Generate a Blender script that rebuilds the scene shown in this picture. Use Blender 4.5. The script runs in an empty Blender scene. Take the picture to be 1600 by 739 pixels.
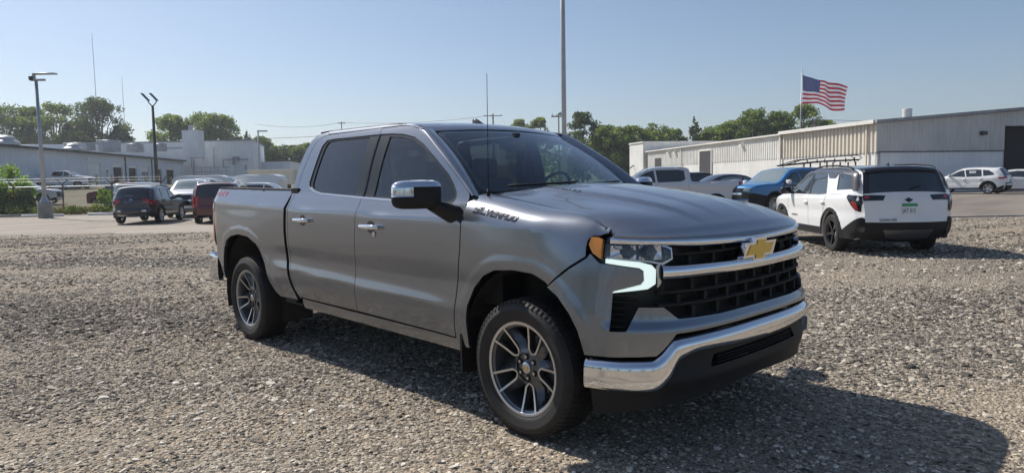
import bpy, bmesh, math, random
import numpy as np
from mathutils import Vector, Matrix
from mathutils.geometry import delaunay_2d_cdt
random.seed(7); RNG = np.random.default_rng(11)
scene = bpy.context.scene
COL = scene.collection
R_ = math.radians

# ------------------------------------------------------------------ camera
cam_d = bpy.data.cameras.new('camera'); cam = bpy.data.objects.new('camera', cam_d); COL.objects.link(cam)
cam_d.sensor_width = 36; cam_d.lens = 1080.06 / 1600 * 36; cam_d.clip_end = 3000; cam_d.clip_start = .05
CC = Vector((2.7784, -3.7359, 1.4665))
cF = Vector((-.7204, .6892, -.0780)).normalized()
cR = Vector((.6922, .7214, -.0188)); cR = (cR - cF * cR.dot(cF)).normalized(); cU = cR.cross(cF)
cam.matrix_world = Matrix(((cR.x, cU.x, -cF.x, CC.x), (cR.y, cU.y, -cF.y, CC.y), (cR.z, cU.z, -cF.z, CC.z), (0, 0, 0, 1)))
scene.camera = cam
scene.render.resolution_x = 1024; scene.render.resolution_y = 472

# ------------------------------------------------------------------ sky and sun (sun stands behind the truck, 45 degrees up)
SUN_DIR = Vector((-1, -.09, 1.02)).normalized()      # towards the sun
w = bpy.data.worlds.new('World'); scene.world = w; w.use_nodes = True
nt = w.node_tree; nt.nodes.clear()
sky = nt.nodes.new('ShaderNodeTexSky'); sky.sky_type = 'NISHITA'; sky.sun_disc = False
sky.sun_elevation = math.asin(SUN_DIR.z); sky.sun_rotation = math.atan2(SUN_DIR.x, SUN_DIR.y)
sky.altitude = 200; sky.air_density = 1.0; sky.dust_density = .9; sky.ozone_density = 3.0
bg = nt.nodes.new('ShaderNodeBackground'); bg.inputs[1].default_value = .092
ow = nt.nodes.new('ShaderNodeOutputWorld')
nt.links.new(sky.outputs[0], bg.inputs[0]); nt.links.new(bg.outputs[0], ow.inputs[0])
sd = bpy.data.lights.new('sun', 'SUN'); sd.energy = 4.8; sd.angle = R_(.53); sd.color = (1, .94, .86)
so = bpy.data.objects.new('sun', sd); COL.objects.link(so)
so.rotation_euler = SUN_DIR.to_track_quat('Z', 'Y').to_euler(); so.location = (-20, -3, 30)
vs = scene.view_settings; vs.view_transform = 'Standard'; vs.look = 'None'; vs.exposure = 0.17; vs.gamma = 1
scene.render.engine = 'CYCLES'
scene.cycles.max_bounces = 6; scene.cycles.transparent_max_bounces = 12
scene.cycles.sample_clamp_indirect = 6

# ------------------------------------------------------------------ materials
MATS = {}
def newmat(name):
    m = bpy.data.materials.new(name); m.use_nodes = True; MATS[name] = m
    return m, m.node_tree, m.node_tree.nodes['Principled BSDF']
def inp(b, k, v):
    if k in b.inputs: b.inputs[k].default_value = v
def mat(name, col, rough=.5, metal=0, coat=0, spec=.5, emit=None, es=0, var=0, vscale=3, bump=0, bscale=40, crough=.03, alpha=1):
    m, t, b = newmat(name)
    inp(b, 'Base Color', (*col, 1)); inp(b, 'Roughness', rough); inp(b, 'Metallic', metal)
    inp(b, 'Coat Weight', coat); inp(b, 'Coat Roughness', crough); inp(b, 'Specular IOR Level', spec)
    if emit: inp(b, 'Emission Color', (*emit, 1)); inp(b, 'Emission Strength', es)
    if var or bump: tc = t.nodes.new('ShaderNodeTexCoord')
    if var:
        n = t.nodes.new('ShaderNodeTexNoise'); n.inputs['Scale'].default_value = vscale; n.inputs['Detail'].default_value = 6
        t.links.new(tc.outputs['Object'], n.inputs['Vector'])
        r = t.nodes.new('ShaderNodeValToRGB'); r.color_ramp.elements[0].position = .3; r.color_ramp.elements[1].position = .7
        r.color_ramp.elements[0].color = (*[c * (1 - var) for c in col], 1); r.color_ramp.elements[1].color = (*[min(1, c * (1 + var)) for c in col], 1)
        t.links.new(n.outputs[0], r.inputs[0]); t.links.new(r.outputs[0], b.inputs['Base Color'])
    if bump:
        n2 = t.nodes.new('ShaderNodeTexNoise'); n2.inputs['Scale'].default_value = bscale; n2.inputs['Detail'].default_value = 4
        t.links.new(tc.outputs['Object'], n2.inputs['Vector'])
        bp = t.nodes.new('ShaderNodeBump'); bp.inputs['Strength'].default_value = bump; bp.inputs['Distance'].default_value = .01
        t.links.new(n2.outputs[0], bp.inputs['Height']); t.links.new(bp.outputs[0], b.inputs['Normal'])
    return m
def paint(name, col, metal=.0, rough=.4, dust=.0, flake=0):
    """car paint: flake layer under clear coat, thin dust"""
    m, t, b = newmat(name)
    inp(b, 'Metallic', metal); inp(b, 'Roughness', rough); inp(b, 'Coat Weight', 1.0); inp(b, 'Coat Roughness', .035); inp(b, 'Coat IOR', 1.5)
    tc = t.nodes.new('ShaderNodeTexCoord')
    n = t.nodes.new('ShaderNodeTexNoise'); n.inputs['Scale'].default_value = 4; n.inputs['Detail'].default_value = 5
    t.links.new(tc.outputs['Object'], n.inputs['Vector'])
    mx = t.nodes.new('ShaderNodeMixRGB'); mx.inputs[1].default_value = (*col, 1); mx.inputs[2].default_value = (.30, .27, .23, 1)
    mm = t.nodes.new('ShaderNodeMapRange'); mm.inputs[1].default_value = .35; mm.inputs[2].default_value = .8; mm.inputs[3].default_value = 0; mm.inputs[4].default_value = dust
    t.links.new(n.outputs[0], mm.inputs[0]); t.links.new(mm.outputs[0], mx.inputs[0]); t.links.new(mx.outputs[0], b.inputs['Base Color'])
    n3 = t.nodes.new('ShaderNodeTexNoise'); n3.inputs['Scale'].default_value = 60; n3.inputs['Detail'].default_value = 2
    t.links.new(tc.outputs['Object'], n3.inputs['Vector'])
    mr = t.nodes.new('ShaderNodeMapRange'); mr.inputs[3].default_value = .03; mr.inputs[4].default_value = .03 + .1 * dust + .02
    t.links.new(n3.outputs[0], mr.inputs[0]); t.links.new(mr.outputs[0], b.inputs['Coat Roughness'])
    if flake:                                                           # second, wide lobe of the metal flakes
        g2 = t.nodes.new('ShaderNodeBsdfGlossy'); g2.inputs['Roughness'].default_value = .58; t.links.new(mx.outputs[0], g2.inputs[0])
        vn = t.nodes.new('ShaderNodeTexNoise'); vn.inputs['Scale'].default_value = 900; t.links.new(tc.outputs['Object'], vn.inputs['Vector']); bp = t.nodes.new('ShaderNodeBump'); bp.inputs['Strength'].default_value = .12; bp.inputs['Distance'].default_value = .001
        t.links.new(vn.outputs[0], bp.inputs['Height']); t.links.new(bp.outputs[0], g2.inputs['Normal'])
        ms = t.nodes.new('ShaderNodeMixShader'); ms.inputs[0].default_value = flake; t.links.new(b.outputs[0], ms.inputs[1]); t.links.new(g2.outputs[0], ms.inputs[2]); t.links.new(ms.outputs[0], t.nodes['Material Output'].inputs[0])
    return m
def glassmat(name, tint, dens, rough=.0):
    """thin tinted glass: see-through mixed with a fresnel reflection"""
    m = bpy.data.materials.new(name); m.use_nodes = True; t = m.node_tree; t.nodes.clear(); MATS[name] = m
    o = t.nodes.new('ShaderNodeOutputMaterial'); tr = t.nodes.new('ShaderNodeBsdfTransparent'); tr.inputs[0].default_value = (*[c * dens for c in tint], 1)
    g = t.nodes.new('ShaderNodeBsdfGlossy'); g.inputs['Roughness'].default_value = rough; g.inputs[0].default_value = (.95, .97, 1, 1)
    fr = t.nodes.new('ShaderNodeLayerWeight'); fr.inputs[0].default_value = .5; pw = t.nodes.new('ShaderNodeMath'); pw.operation = 'POWER'; pw.inputs[1].default_value = 4.2; t.links.new(fr.outputs['Facing'], pw.inputs[0])
    ma = t.nodes.new('ShaderNodeMath'); ma.operation = 'MULTIPLY_ADD'; ma.inputs[1].default_value = .92; ma.inputs[2].default_value = .075; ma.use_clamp = True
    mx = t.nodes.new('ShaderNodeMixShader')
    t.links.new(pw.outputs[0], ma.inputs[0]); t.links.new(ma.outputs[0], mx.inputs[0]); t.links.new(tr.outputs[0], mx.inputs[1]); t.links.new(g.outputs[0], mx.inputs[2]); t.links.new(mx.outputs[0], o.inputs[0])
    return m

M = dict(
 truck=paint('grey_metallic_paint', (.235, .256, .29), metal=1.0, rough=.19, dust=.02, flake=.24),
 chrome=mat('chrome', (.80, .81, .83), .045, 1),
 satin=mat('satin_silver', (.55, .56, .58), .25, 1),
 black=mat('black_plastic', (.014, .014, .015), .58, spec=.3, bump=.15, bscale=300),
 gloss_black=mat('gloss_black', (.012, .012, .014), .12, coat=.5),
 dark=mat('dark_underside_and_shade', (.012, .012, .012), .8),
 liner=mat('wheel_well_liner', (.022, .021, .02), .85, var=.4, vscale=9, bump=.4, bscale=60),
 rubber=mat('tyre_rubber', (.017, .0165, .0165), .66, var=.25, vscale=14, bump=.2, bscale=150),
 seal=mat('window_seal', (.014, .014, .015), .35),
 glass=glassmat('side_glass', (.74, .93, .92), .62),
 privacy=glassmat('privacy_glass', (.75, .85, .85), .10),
 wind=glassmat('windshield_glass', (.82, .97, .93), .78),
 lens=glassmat('clear_lens', (1, 1, 1), .93),
 carglass=mat('dark_car_glass', (.022, .028, .03), .03, spec=.9, coat=.6),
 lightglass=mat('pale_car_glass', (.20, .25, .25), .04, spec=.9, coat=.8),
 amber=mat('amber_lens', (.95, .34, .03), .12, coat=1),
 red=mat('red_lens', (.40, .012, .015), .12, coat=1),
 drl=mat('lit_daytime_lamp', (.85, .92, .89), .3, emit=(.80, .98, .92), es=.62),
 gold=mat('gold_emblem', (.85, .55, .10), .38, metal=.35, bump=.3, bscale=200),
 alloy_dark=mat('dark_alloy', (.115, .12, .13), .32, metal=.7, coat=.4),
 alloy=mat('machined_alloy', (.62, .63, .65), .28, 1),
 seat=mat('grey_seat_cloth', (.13, .13, .135), .9),
 interior=mat('dark_interior', (.035, .035, .038), .7),
 white=paint('white_paint', (.78, .79, .80), rough=.5, dust=.06),
 silver=paint('silver_paint', (.64, .65, .67), metal=.2, rough=.4, dust=.06),
 navy=paint('dark_blue_grey_paint', (.018, .022, .034), metal=.2, rough=.4, dust=.05),
 maroon=paint('dark_red_paint', (.09, .008, .010), metal=.2, rough=.4, dust=.05),
 blue=paint('bright_blue_paint', (.03, .20, .46), metal=.2, rough=.4, dust=.04),
 plum=paint('dark_plum_paint', (.045, .035, .06), metal=.4, rough=.4, dust=.05),
 ink=paint('black_paint', (.012, .012, .014), rough=.4, dust=.05),
 darkred=mat('rusty_red', (.16, .035, .03), .7, var=.3, vscale=3),
 plate_w=mat('plate_white', (.75, .78, .78), .4), plate_g=mat('plate_green', (.05, .30, .12), .4), plate_b=mat('plate_blue', (.02, .05, .2), .4),
 txt_dark=mat('dark_lettering', (.02, .022, .03), .25, metal=.3), txt_w=mat('white_lettering', (.8, .8, .8), .5), txt_red=mat('red_lettering', (.5, .03, .04), .5),
 galv=mat('galvanised_steel', (.38, .40, .42), .45, metal=.5, var=.15, vscale=2),
 polegrey=mat('grey_pole_paint', (.40, .42, .44), .5, var=.1, vscale=2),
 poledark=mat('dark_pole_paint', (.045, .045, .05), .5), wood=mat('weathered_wood', (.14, .11, .085), .9, var=.3, vscale=3),
 concrete=mat('concrete', (.27, .255, .23), .9, var=.2, vscale=3, bump=.3, bscale=20),
 yellow=mat('faded_yellow_paint', (.50, .38, .14), .7, var=.2, vscale=5),
 wire=mat('fence_wire', (.16, .16, .16), .6, metal=.5),
)

# ------------------------------------------------------------------ object helpers
def link(o, parent=None):
    COL.objects.link(o)
    if parent is not None: o.parent = parent
    return o
def tag(o, label=None, cat=None, group=None, kind=None):
    if label: o['label'] = label
    if cat: o['category'] = cat
    if group: o['group'] = group
    if kind: o['kind'] = kind
    return o
def empty(name, loc=(0, 0, 0), rz=0):
    o = bpy.data.objects.new(name, None); o.location = loc; o.rotation_euler = (0, 0, rz); o.empty_display_size = .3
    return link(o)
def copy_tree(o, parent=None):
    c = o.copy(); COL.objects.link(c); c.parent = parent
    for ch in list(o.children): copy_tree(ch, c)
    return c
def mesh_obj(name, V, F, m, parent=None, normals=None, smooth=True, mi=None):
    me = bpy.data.meshes.new(name); me.from_pydata([tuple(map(float, v)) for v in V], [], [tuple(map(int, f)) for f in F])
    ms = m if isinstance(m, (list, tuple)) else [m]
    for k in ms: me.materials.append(k)
    if mi is not None: me.polygons.foreach_set('material_index', np.array(mi, dtype=np.int32))
    me.polygons.foreach_set('use_smooth', [smooth] * len(me.polygons))
    me.update()
    if normals is not None: me.normals_split_custom_set_from_vertices([tuple(map(float, n)) for n in normals])
    return link(bpy.data.objects.new(name, me), parent)
class MB:
    """collects boxes, tubes and sheets into one mesh"""
    def __init__(s): s.V = []; s.F = []
    def add(s, V, F):
        k = len(s.V); s.V += [tuple(v) for v in V]; s.F += [tuple(i + k for i in f) for f in F]; return s
    def box(s, c, d, rz=0, M4=None):
        cx, cy, cz = c; a, b, h = d[0] / 2, d[1] / 2, d[2] / 2; V = []
        co, si = math.cos(rz), math.sin(rz)
        for x, y, z in ((-a, -b, -h), (a, -b, -h), (a, b, -h), (-a, b, -h), (-a, -b, h), (a, -b, h), (a, b, h), (-a, b, h)):
            V.append((cx + x * co - y * si, cy + x * si + y * co, cz + z))
        return s.add(V, [(3, 2, 1, 0), (4, 5, 6, 7), (0, 1, 5, 4), (1, 2, 6, 5), (2, 3, 7, 6), (3, 0, 4, 7)])
    def prism(s, loop, vec):
        n = len(loop); v = Vector(vec); V = [Vector(p) for p in loop]; V2 = [p + v for p in V]
        return s.add(V + V2, [tuple(range(n - 1, -1, -1)), tuple(range(n, 2 * n))] + [(i, (i + 1) % n, n + (i + 1) % n, n + i) for i in range(n)])
    def tube(s, pts, r, n=8, r2=None, cap=True):
        pts = [Vector(p) for p in pts]; k = len(pts); rings = []
        for i, p in enumerate(pts):
            d = (pts[min(i + 1, k - 1)] - pts[max(i - 1, 0)]).normalized()
            a = d.orthogonal().normalized() if i == 0 else (rings[-1][1] - d * rings[-1][1].dot(d)).normalized()
            rr = r if r2 is None else r + (r2 - r) * i / max(1, k - 1); rings.append((p, a, d.cross(a), rr))
        V = [p + (a * math.cos(2 * math.pi * j / n) + b * math.sin(2 * math.pi * j / n)) * rr for p, a, b, rr in rings for j in range(n)]
        F = [(i * n + j, i * n + (j + 1) % n, (i + 1) * n + (j + 1) % n, (i + 1) * n + j) for i in range(k - 1) for j in range(n)]
        if cap: F += [tuple(range(n - 1, -1, -1)), tuple((k - 1) * n + j for j in range(n))]
        return s.add(V, F)
    def build(s, name, m, parent=None, smooth=False, mi=None): return mesh_obj(name, s.V, s.F, m, parent, smooth=smooth, mi=mi)
def smooth_angle(o, deg=35):
    me = o.data; bm = bmesh.new(); bm.from_mesh(me); lim = R_(deg)
    for e in bm.edges:
        e.smooth = len(e.link_faces) == 2 and e.calc_face_angle(0) < lim
    for f in bm.faces: f.smooth = True
    bm.to_mesh(me); bm.free(); return o
def bevel(o, w=.01, seg=2):
    me = o.data; bm = bmesh.new(); bm.from_mesh(me)
    es = [e for e in bm.edges if len(e.link_faces) == 2 and e.calc_face_angle(0) > R_(30)]
    bmesh.ops.bevel(bm, geom=es, offset=w, segments=seg, affect='EDGES', profile=.5, clamp_overlap=True)
    bm.to_mesh(me); bm.free(); return smooth_angle(o, 40)
def lathe(name, prof, m, parent=None, n=48, axis='y', a0=0, a1=2 * math.pi, sharp=40):
    """prof: (radius, offset along axis)"""
    full = abs(a1 - a0 - 2 * math.pi) < 1e-6; k = n if full else n + 1; V = []; F = []
    for i in range(k):
        a = a0 + (a1 - a0) * i / n; c, s = math.cos(a), math.sin(a)
        for r, t in prof: V.append((r * c, t, r * s) if axis == 'y' else (r * c, r * s, t))
    p = len(prof)
    for i in range(n):
        j = (i + 1) % k
        for q in range(p - 1): F.append((i * p + q, j * p + q, j * p + q + 1, i * p + q + 1))
    return smooth_angle(mesh_obj(name, V, F, m, parent), sharp)
def grid(name, P, m, parent=None, closed=False, sharp=None):
    """P: array rows x cols x 3"""
    P = np.asarray(P, float); r, c = P.shape[:2]; V = P.reshape(-1, 3)
    F = [(i * c + j, i * c + (j + 1) % c, (i + 1) * c + (j + 1) % c, (i + 1) * c + j) for i in range(r - 1) for j in range(c if closed else c - 1)]
    o = mesh_obj(name, V, F, m, parent)
    return smooth_angle(o, sharp) if sharp else o
def spl(pts, n=1200):
    """smooth 1-D curve through points"""
    x = np.array([p[0] for p in pts], float); y = np.array([p[1] for p in pts], float)
    d = np.diff(y) / np.diff(x); t = np.empty_like(y); t[0] = d[0]; t[-1] = d[-1]
    for i in range(1, len(x) - 1):
        t[i] = 0 if d[i - 1] * d[i] <= 0 else 2 * d[i - 1] * d[i] / (d[i - 1] + d[i])
    X = np.linspace(x[0], x[-1], n); k = np.clip(np.searchsorted(x, X) - 1, 0, len(x) - 2); h = x[k + 1] - x[k]; u = (X - x[k]) / h
    Y = (2 * u**3 - 3 * u**2 + 1) * y[k] + (u**3 - 2 * u**2 + u) * h * t[k] + (-2 * u**3 + 3 * u**2) * y[k + 1] + (u**3 - u**2) * h * t[k + 1]
    return lambda q: np.interp(q, X, Y)
def sstep(a, b, x):
    t = np.clip((np.asarray(x, float) - a) / (b - a), 0, 1); return t * t * (3 - 2 * t)
def catm(P, n=8):
    P = [np.array(a, float) for a in P]; P = [2 * P[0] - P[1]] + P + [2 * P[-1] - P[-2]]; o = []
    for i in range(1, len(P) - 2):
        a, b, c, d = P[i - 1:i + 3]
        for k in range(n):
            t = k / n; o.append(.5 * (2 * b + (c - a) * t + (2 * a - 5 * b + 4 * c - d) * t * t + (3 * b - a - 3 * c + d) * t**3))
    o.append(P[-2]); return np.array(o)
def inpoly(P, L):
    P = np.asarray(P); L = np.asarray(L); x, y = P[:, 0], P[:, 1]; r = np.zeros(len(P), bool)
    for (x0, y0), (x1, y1) in zip(L, np.roll(L, -1, 0)):
        if y0 == y1: continue
        c = ((y0 > y) != (y1 > y)) & (x < (x1 - x0) * (y - y0) / (y1 - y0) + x0); r ^= c
    return r
def segdist(P, L, closed=True):
    P = np.asarray(P, float); L = np.asarray(L, float); B = np.roll(L, -1, 0) if closed else L[1:]; A = L if closed else L[:-1]
    d = np.full(len(P), 1e9)
    for a, b in zip(A, B):
        ab = b - a; t = np.clip(((P - a) @ ab) / (ab @ ab + 1e-12), 0, 1); d = np.minimum(d, np.hypot(*(P - a - t[:, None] * ab).T))
    return d
def resample(L, s=1.0):
    o = []
    for a, b in zip(L, np.roll(L, -1, 0)):
        k = max(1, int(math.ceil(np.hypot(*(b - a)) / s)))
        for i in range(k): o.append(a + (b - a) * i / k)
    return np.array(o)
def panel(name, poly, f, m, parent=None, holes=(), ru=.07, rv=.03, thick=.014, out=(0, -1, 0), mir=False, off=0.0):
    """a skin patch: polygon in (u,v) laid on the surface f(u,v)->xyz, true surface normals, edges turned in by thick"""
    sc = np.array([ru, rv]); loops = [resample(np.array(L, float) / sc) for L in [poly] + list(holes)]
    L0 = loops[0]; mn = L0.min(0); mx = L0.max(0)
    gx, gy = np.meshgrid(np.arange(mn[0] + .5, mx[0], 1), np.arange(mn[1] + .5, mx[1], 1)); G = np.stack([gx.ravel(), gy.ravel()], 1)
    if len(G):
        k = inpoly(G, L0)
        for H in loops[1:]: k &= ~inpoly(G, H)
        for H in loops: k &= segdist(G, H) > .38
        G = G[k]
    pts = []; edges = []
    for L in loops:
        b = len(pts); pts += [tuple(p) for p in L]; edges += [(b + i, b + (i + 1) % len(L)) for i in range(len(L))]
    pts += [tuple(p) for p in G]
    v, e, fc = delaunay_2d_cdt([Vector(p) for p in pts], edges, [], 0, 1e-5, False)[:3]
    UV = np.array([tuple(p) for p in v]); fc = [t for t in fc]
    cen = np.array([UV[list(t)].mean(0) for t in fc]); k = inpoly(cen, L0)
    for H in loops[1:]: k &= ~inpoly(cen, H)
    fc = [t for t, q in zip(fc, k) if q]
    def ev(q):
        q = np.asarray(q) * sc; u, vv = q[:, 0], q[:, 1]; h = .0025
        P = np.stack(f(u, vv), 1); n = np.cross(np.stack(f(u + h, vv), 1) - np.stack(f(u - h, vv), 1), np.stack(f(u, vv + h), 1) - np.stack(f(u, vv - h), 1))
        n /= np.linalg.norm(n, axis=1)[:, None] + 1e-12; s = np.sign((n @ np.array(out, float)).sum()) or 1
        n = n * s; return P + n * off, n
    P, n = ev(UV); V = [p for p in P]; N = [a for a in n]; F = []
    for t in fc:
        a, b, c = P[t[0]], P[t[1]], P[t[2]]
        F.append(tuple(t) if np.cross(b - a, c - a) @ n[t[0]] > 0 else tuple(reversed(t)))
    if thick:
        for L in loops:
            if len(L) < 3: continue
            P2, n2 = ev(L); q = len(L); T = np.roll(P2, -1, 0) - np.roll(P2, 1, 0); S = np.cross(T, n2); S /= np.linalg.norm(S, axis=1)[:, None] + 1e-12
            pr = (L + .05 * (np.roll(L, -1, 0) - L)); e1 = P2[0] + S[0] * .002
            area = .5 * sum(L[i][0] * L[(i + 1) % q][1] - L[(i + 1) % q][0] * L[i][1] for i in range(q))
            # which way is away from the solid: test a probe in uv
            d2 = np.array([L[1][1] - L[-1][1], -(L[1][0] - L[-1][0])]); d2 /= np.linalg.norm(d2) + 1e-9
            probe = L[0] + d2 * .02; ins = inpoly([probe], L0)[0] and not any(inpoly([probe], H)[0] for H in loops[1:])
            Pp, _ = ev([probe]); away = (Pp[0] - P2[0]) * (-1 if ins else 1)
            if away @ S[0] < 0: S = -S
            b = len(V)
            for i in range(q): V.append(P2[i]); N.append(S[i])
            for i in range(q): V.append(P2[i] - n2[i] * thick); N.append(S[i])
            for i in range(q):
                j = (i + 1) % q; fcs = (b + i, b + j, b + q + j, b + q + i); A = V[fcs[0]]
                if np.cross(V[fcs[1]] - A, V[fcs[2]] - A) @ S[i] < 0: fcs = tuple(reversed(fcs))
                F.append(fcs)
    V = np.array(V); N = np.array(N)
    if mir: V[:, 1] *= -1; N[:, 1] *= -1; F = [tuple(reversed(q)) for q in F]
    return mesh_obj(name, V, F, m, parent, normals=N)
def both(name, poly, f, m, parent, **k):
    return panel(name, poly, f, m, parent, **k), panel(name, poly, f, m, parent, mir=True, **k)
def text_on(name, s, f, u0, v0, size, m, parent, du=1, shear=.0, off=.004, depth=.006, out=(0, -1, 0), sx=1.0, slope=0.0, bold=.0):
    cu = bpy.data.curves.new(name, 'FONT'); cu.body = s; cu.size = size; cu.space_character = 1.12; cu.shear = shear; cu.extrude = depth / 2; cu.offset = bold; cu.resolution_u = 2
    o = bpy.data.objects.new(name, cu); COL.objects.link(o); bpy.context.view_layer.update()
    me = bpy.data.meshes.new_from_object(o.evaluated_get(bpy.context.evaluated_depsgraph_get())); bpy.data.objects.remove(o)
    me.name = name; n = len(me.vertices); co = np.empty(n * 3); me.vertices.foreach_get('co', co); co = co.reshape(-1, 3)
    u = u0 + du * co[:, 0] * sx; v = v0 + co[:, 1] + slope * co[:, 0] * sx; h = .003
    P = np.stack(f(u, v), 1); nn = np.cross(np.stack(f(u + h, v), 1) - np.stack(f(u - h, v), 1), np.stack(f(u, v + h), 1) - np.stack(f(u, v - h), 1))
    nn /= np.linalg.norm(nn, axis=1)[:, None]; nn *= np.sign((nn @ np.array(out, float)).sum()); P = P + nn * (off + co[:, 2:3])
    me.vertices.foreach_set('co', P.ravel()); me.materials.clear(); me.materials.append(m); me.update()
    return link(bpy.data.objects.new(name, me), parent)
# places are given as metres to the right of and ahead of the spot the photographer stands on
_fh = Vector((-.7226, .6913, 0)); _rh = Vector((.6913, .7226, 0))
def g(lat, dep):
    """height of the ground"""
    lat = np.asarray(lat, float); dep = np.asarray(dep, float)
    left = .55 * sstep(43, 50, dep) + 1.45 * sstep(50, 86, dep); right = .22 * sstep(25, 42, dep) + .3 * sstep(50, 90, dep)
    k = sstep(-12, 6, lat); return left * (1 - k) + right * k
def P(lat, dep, z=None):
    x = CC.x + _rh.x * lat + _fh.x * dep; y = CC.y + _rh.y * lat + _fh.y * dep
    return Vector((x, y, float(g(lat, dep)) if z is None else z))
def H(phi): return math.atan2(_rh.y, _rh.x) + R_(phi)       # 0 = facing right, 90 = away
# ================================================================== the grey pickup
# shared nose outline (plan view): half width y -> x, with arc length s
_cv = catm([(0,.90),(.25,.897),(.45,.884),(.6,.862),(.72,.828),(.82,.776),(.9,.695),(.955,.60),(.99,.50),(1.01,.42),(1.02,.33),(1.022,.2),(1.022,-.1)], 14)
_S = np.concatenate([[0], np.cumsum(np.hypot(*np.diff(_cv, axis=0).T))])
def nose(s, o=0.0):
    a = np.abs(s); h = .006
    y = np.interp(a, _S, _cv[:, 0]); x = np.interp(a, _S, _cv[:, 1])
    y2 = np.interp(a + h, _S, _cv[:, 0]) - np.interp(np.maximum(a - h, 0), _S, _cv[:, 0]); x2 = np.interp(a + h, _S, _cv[:, 1]) - np.interp(np.maximum(a - h, 0), _S, _cv[:, 1])
    L = np.hypot(x2, y2) + 1e-12; nx = y2 / L; ny = -x2 / L
    return x + nx * o, np.where(np.asarray(s) < 0, -1, 1) * (y + ny * o)
s_at = lambda x: float(np.interp(-x, -_cv[:, 1], _S))
yn = lambda x: np.interp(-np.asarray(x, float), -_cv[:, 1], _cv[:, 0])
OZ = spl([(.18,-.08),(.3,-.03),(.38,0),(.5,.025),(.62,.035),(.70,.038),(.76,.014),(.82,.008),(1.0,0),(1.1,-.01),(1.2,-.035),(1.3,-.05)])
OZS = spl([(.18,-.08),(.3,-.03),(.38,0),(.5,.022),(.62,.030),(.75,.026),(.9,.012),(1.0,.004),(1.1,-.01),(1.2,-.035),(1.3,-.05)])
ARF = np.array([(-.49,.44),(-.486,.601),(-.469,.716),(-.40,.834),(-.307,.914),(-.207,.955),(-.045,.969),(.111,.961),(.215,.924),(.316,.86),(.392,.78),(.44,.698),(.466,.614),(.472,.56)])
ARR = np.array([(-4.29,.55),(-4.30,.66),(-4.30,.76),(-4.27,.865),(-4.20,.945),(-4.06,.995),(-3.874,1.016),(-3.676,1.002),(-3.508,.944),(-3.416,.869),(-3.344,.774),(-3.29,.663),(-3.233,.59),(-3.16,.53),(-3.10,.50)])
def flare(x, z):
    x, z = np.broadcast_arrays(np.asarray(x, float), np.asarray(z, float)); sh_ = x.shape
    Q = np.stack([x.ravel(), z.ravel()], 1); d = np.minimum(segdist(Q, ARF, False), segdist(Q, ARR, False))
    return (.0045 * (1 - sstep(.045, .095, d)) + .012 * np.exp(-(d / .22)**2)).reshape(sh_)
ZC = spl([(-4.8,1.348),(-2.87,1.285),(-1.76,1.262),(-.6,1.235),(0,1.215),(.3,1.18),(.5,1.13),(.65,1.09)])
PR = spl([(.2,.93),(.35,.955),(.45,.982),(.55,.998),(.66,1.010),(.76,1.007),(.85,1.006),(.95,1.014),(1.05,1.0185),(1.13,1.0190),(1.2,1.0180),(1.268,1.0155),(1.274,1.0115),(1.33,.982),(1.36,.967),(1.40,.946),(1.43,.934),(1.47,.921),(1.6,.880),(1.75,.825),(1.855,.778),(1.90,.752),(1.92,.735),(1.94,.70)])
ZL = spl([(-4.6,.85),(-3.1,.79),(-1.8,.745),(-.66,.715),(.5,.70)])
LC = spl([(-.6,0),(-.30,0),(-.06,.007),(-.032,.009),(-.018,.0075),(.028,0),(.06,-.002),(.3,0),(2,0)])
def side_h(x, z):
    x = np.asarray(x, float); z = np.asarray(z, float)
    sh = (ZC(x) - 1.27) * sstep(.75, 1.1, z) * (1 - sstep(1.45, 1.65, z))
    A = sstep(-3.35, -3.0, x) * (1 - sstep(-.95, -.5, x))
    h = PR(z - sh) + A * LC(z - ZL(x))
    h = h - 1.1 * np.clip(-4.42 - x, 0, 1)**2
    k = sstep(.08, .42, x); h = h * (1 - k) + (yn(x) + OZS(z)) * k
    return h + np.where(z < 1.25, flare(x, z), 0)
def side(x, z): return x, -side_h(x, z), z
ysm = spl([(-.7,.79),(-.44,.80),(-.27,.81),(.05,.83),(.36,.86),(.45,.885),(.53,.922),(.60,.95)])
zsm = spl([(-.7,1.42),(-.44,1.392),(-.27,1.37),(.05,1.321),(.36,1.29),(.45,1.265),(.53,1.222),(.60,1.19)])
VT = .26
def fend(x, v):
    x = np.asarray(x, float); v = np.asarray(v, float); zc = ZC(x); t = np.clip((v - zc) / VT, 0, 1.05)
    z0 = np.minimum(v, zc); h0 = side_h(x, z0); hc = side_h(x, zc); ys = ysm(x); zs = zsm(x)
    b0, b1, b2 = (1 - t)**2, 2 * t * (1 - t), t * t
    y = b0 * hc + b1 * (hc - .040) + b2 * ys; z = b0 * zc + b1 * (zs - .004) + b2 * zs
    k = v > zc
    return x, -np.where(k, y, h0), np.where(k, z, v)
def fas(s, z, o=0.0):
    s = np.asarray(s, float); z = np.asarray(z, float); kk = sstep(1.02, 1.14, np.abs(s)); oz = OZ(z) * (1 - kk) + OZS(z) * kk; x, y = nose(s, oz + o); f = np.where(np.abs(s) > 1.0, flare(x, z), 0)
    return nose(s, oz + o + f) + (z,)
def FA(o): return lambda s, z: fas(s, z, o)
FW = (1, 0, 0)

T = empty('pickup_truck', (0, 0, 0))
tag(T, 'large metallic grey crew-cab pickup with chrome bumper in the foreground', 'pickup truck')
pm = M['truck']
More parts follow.
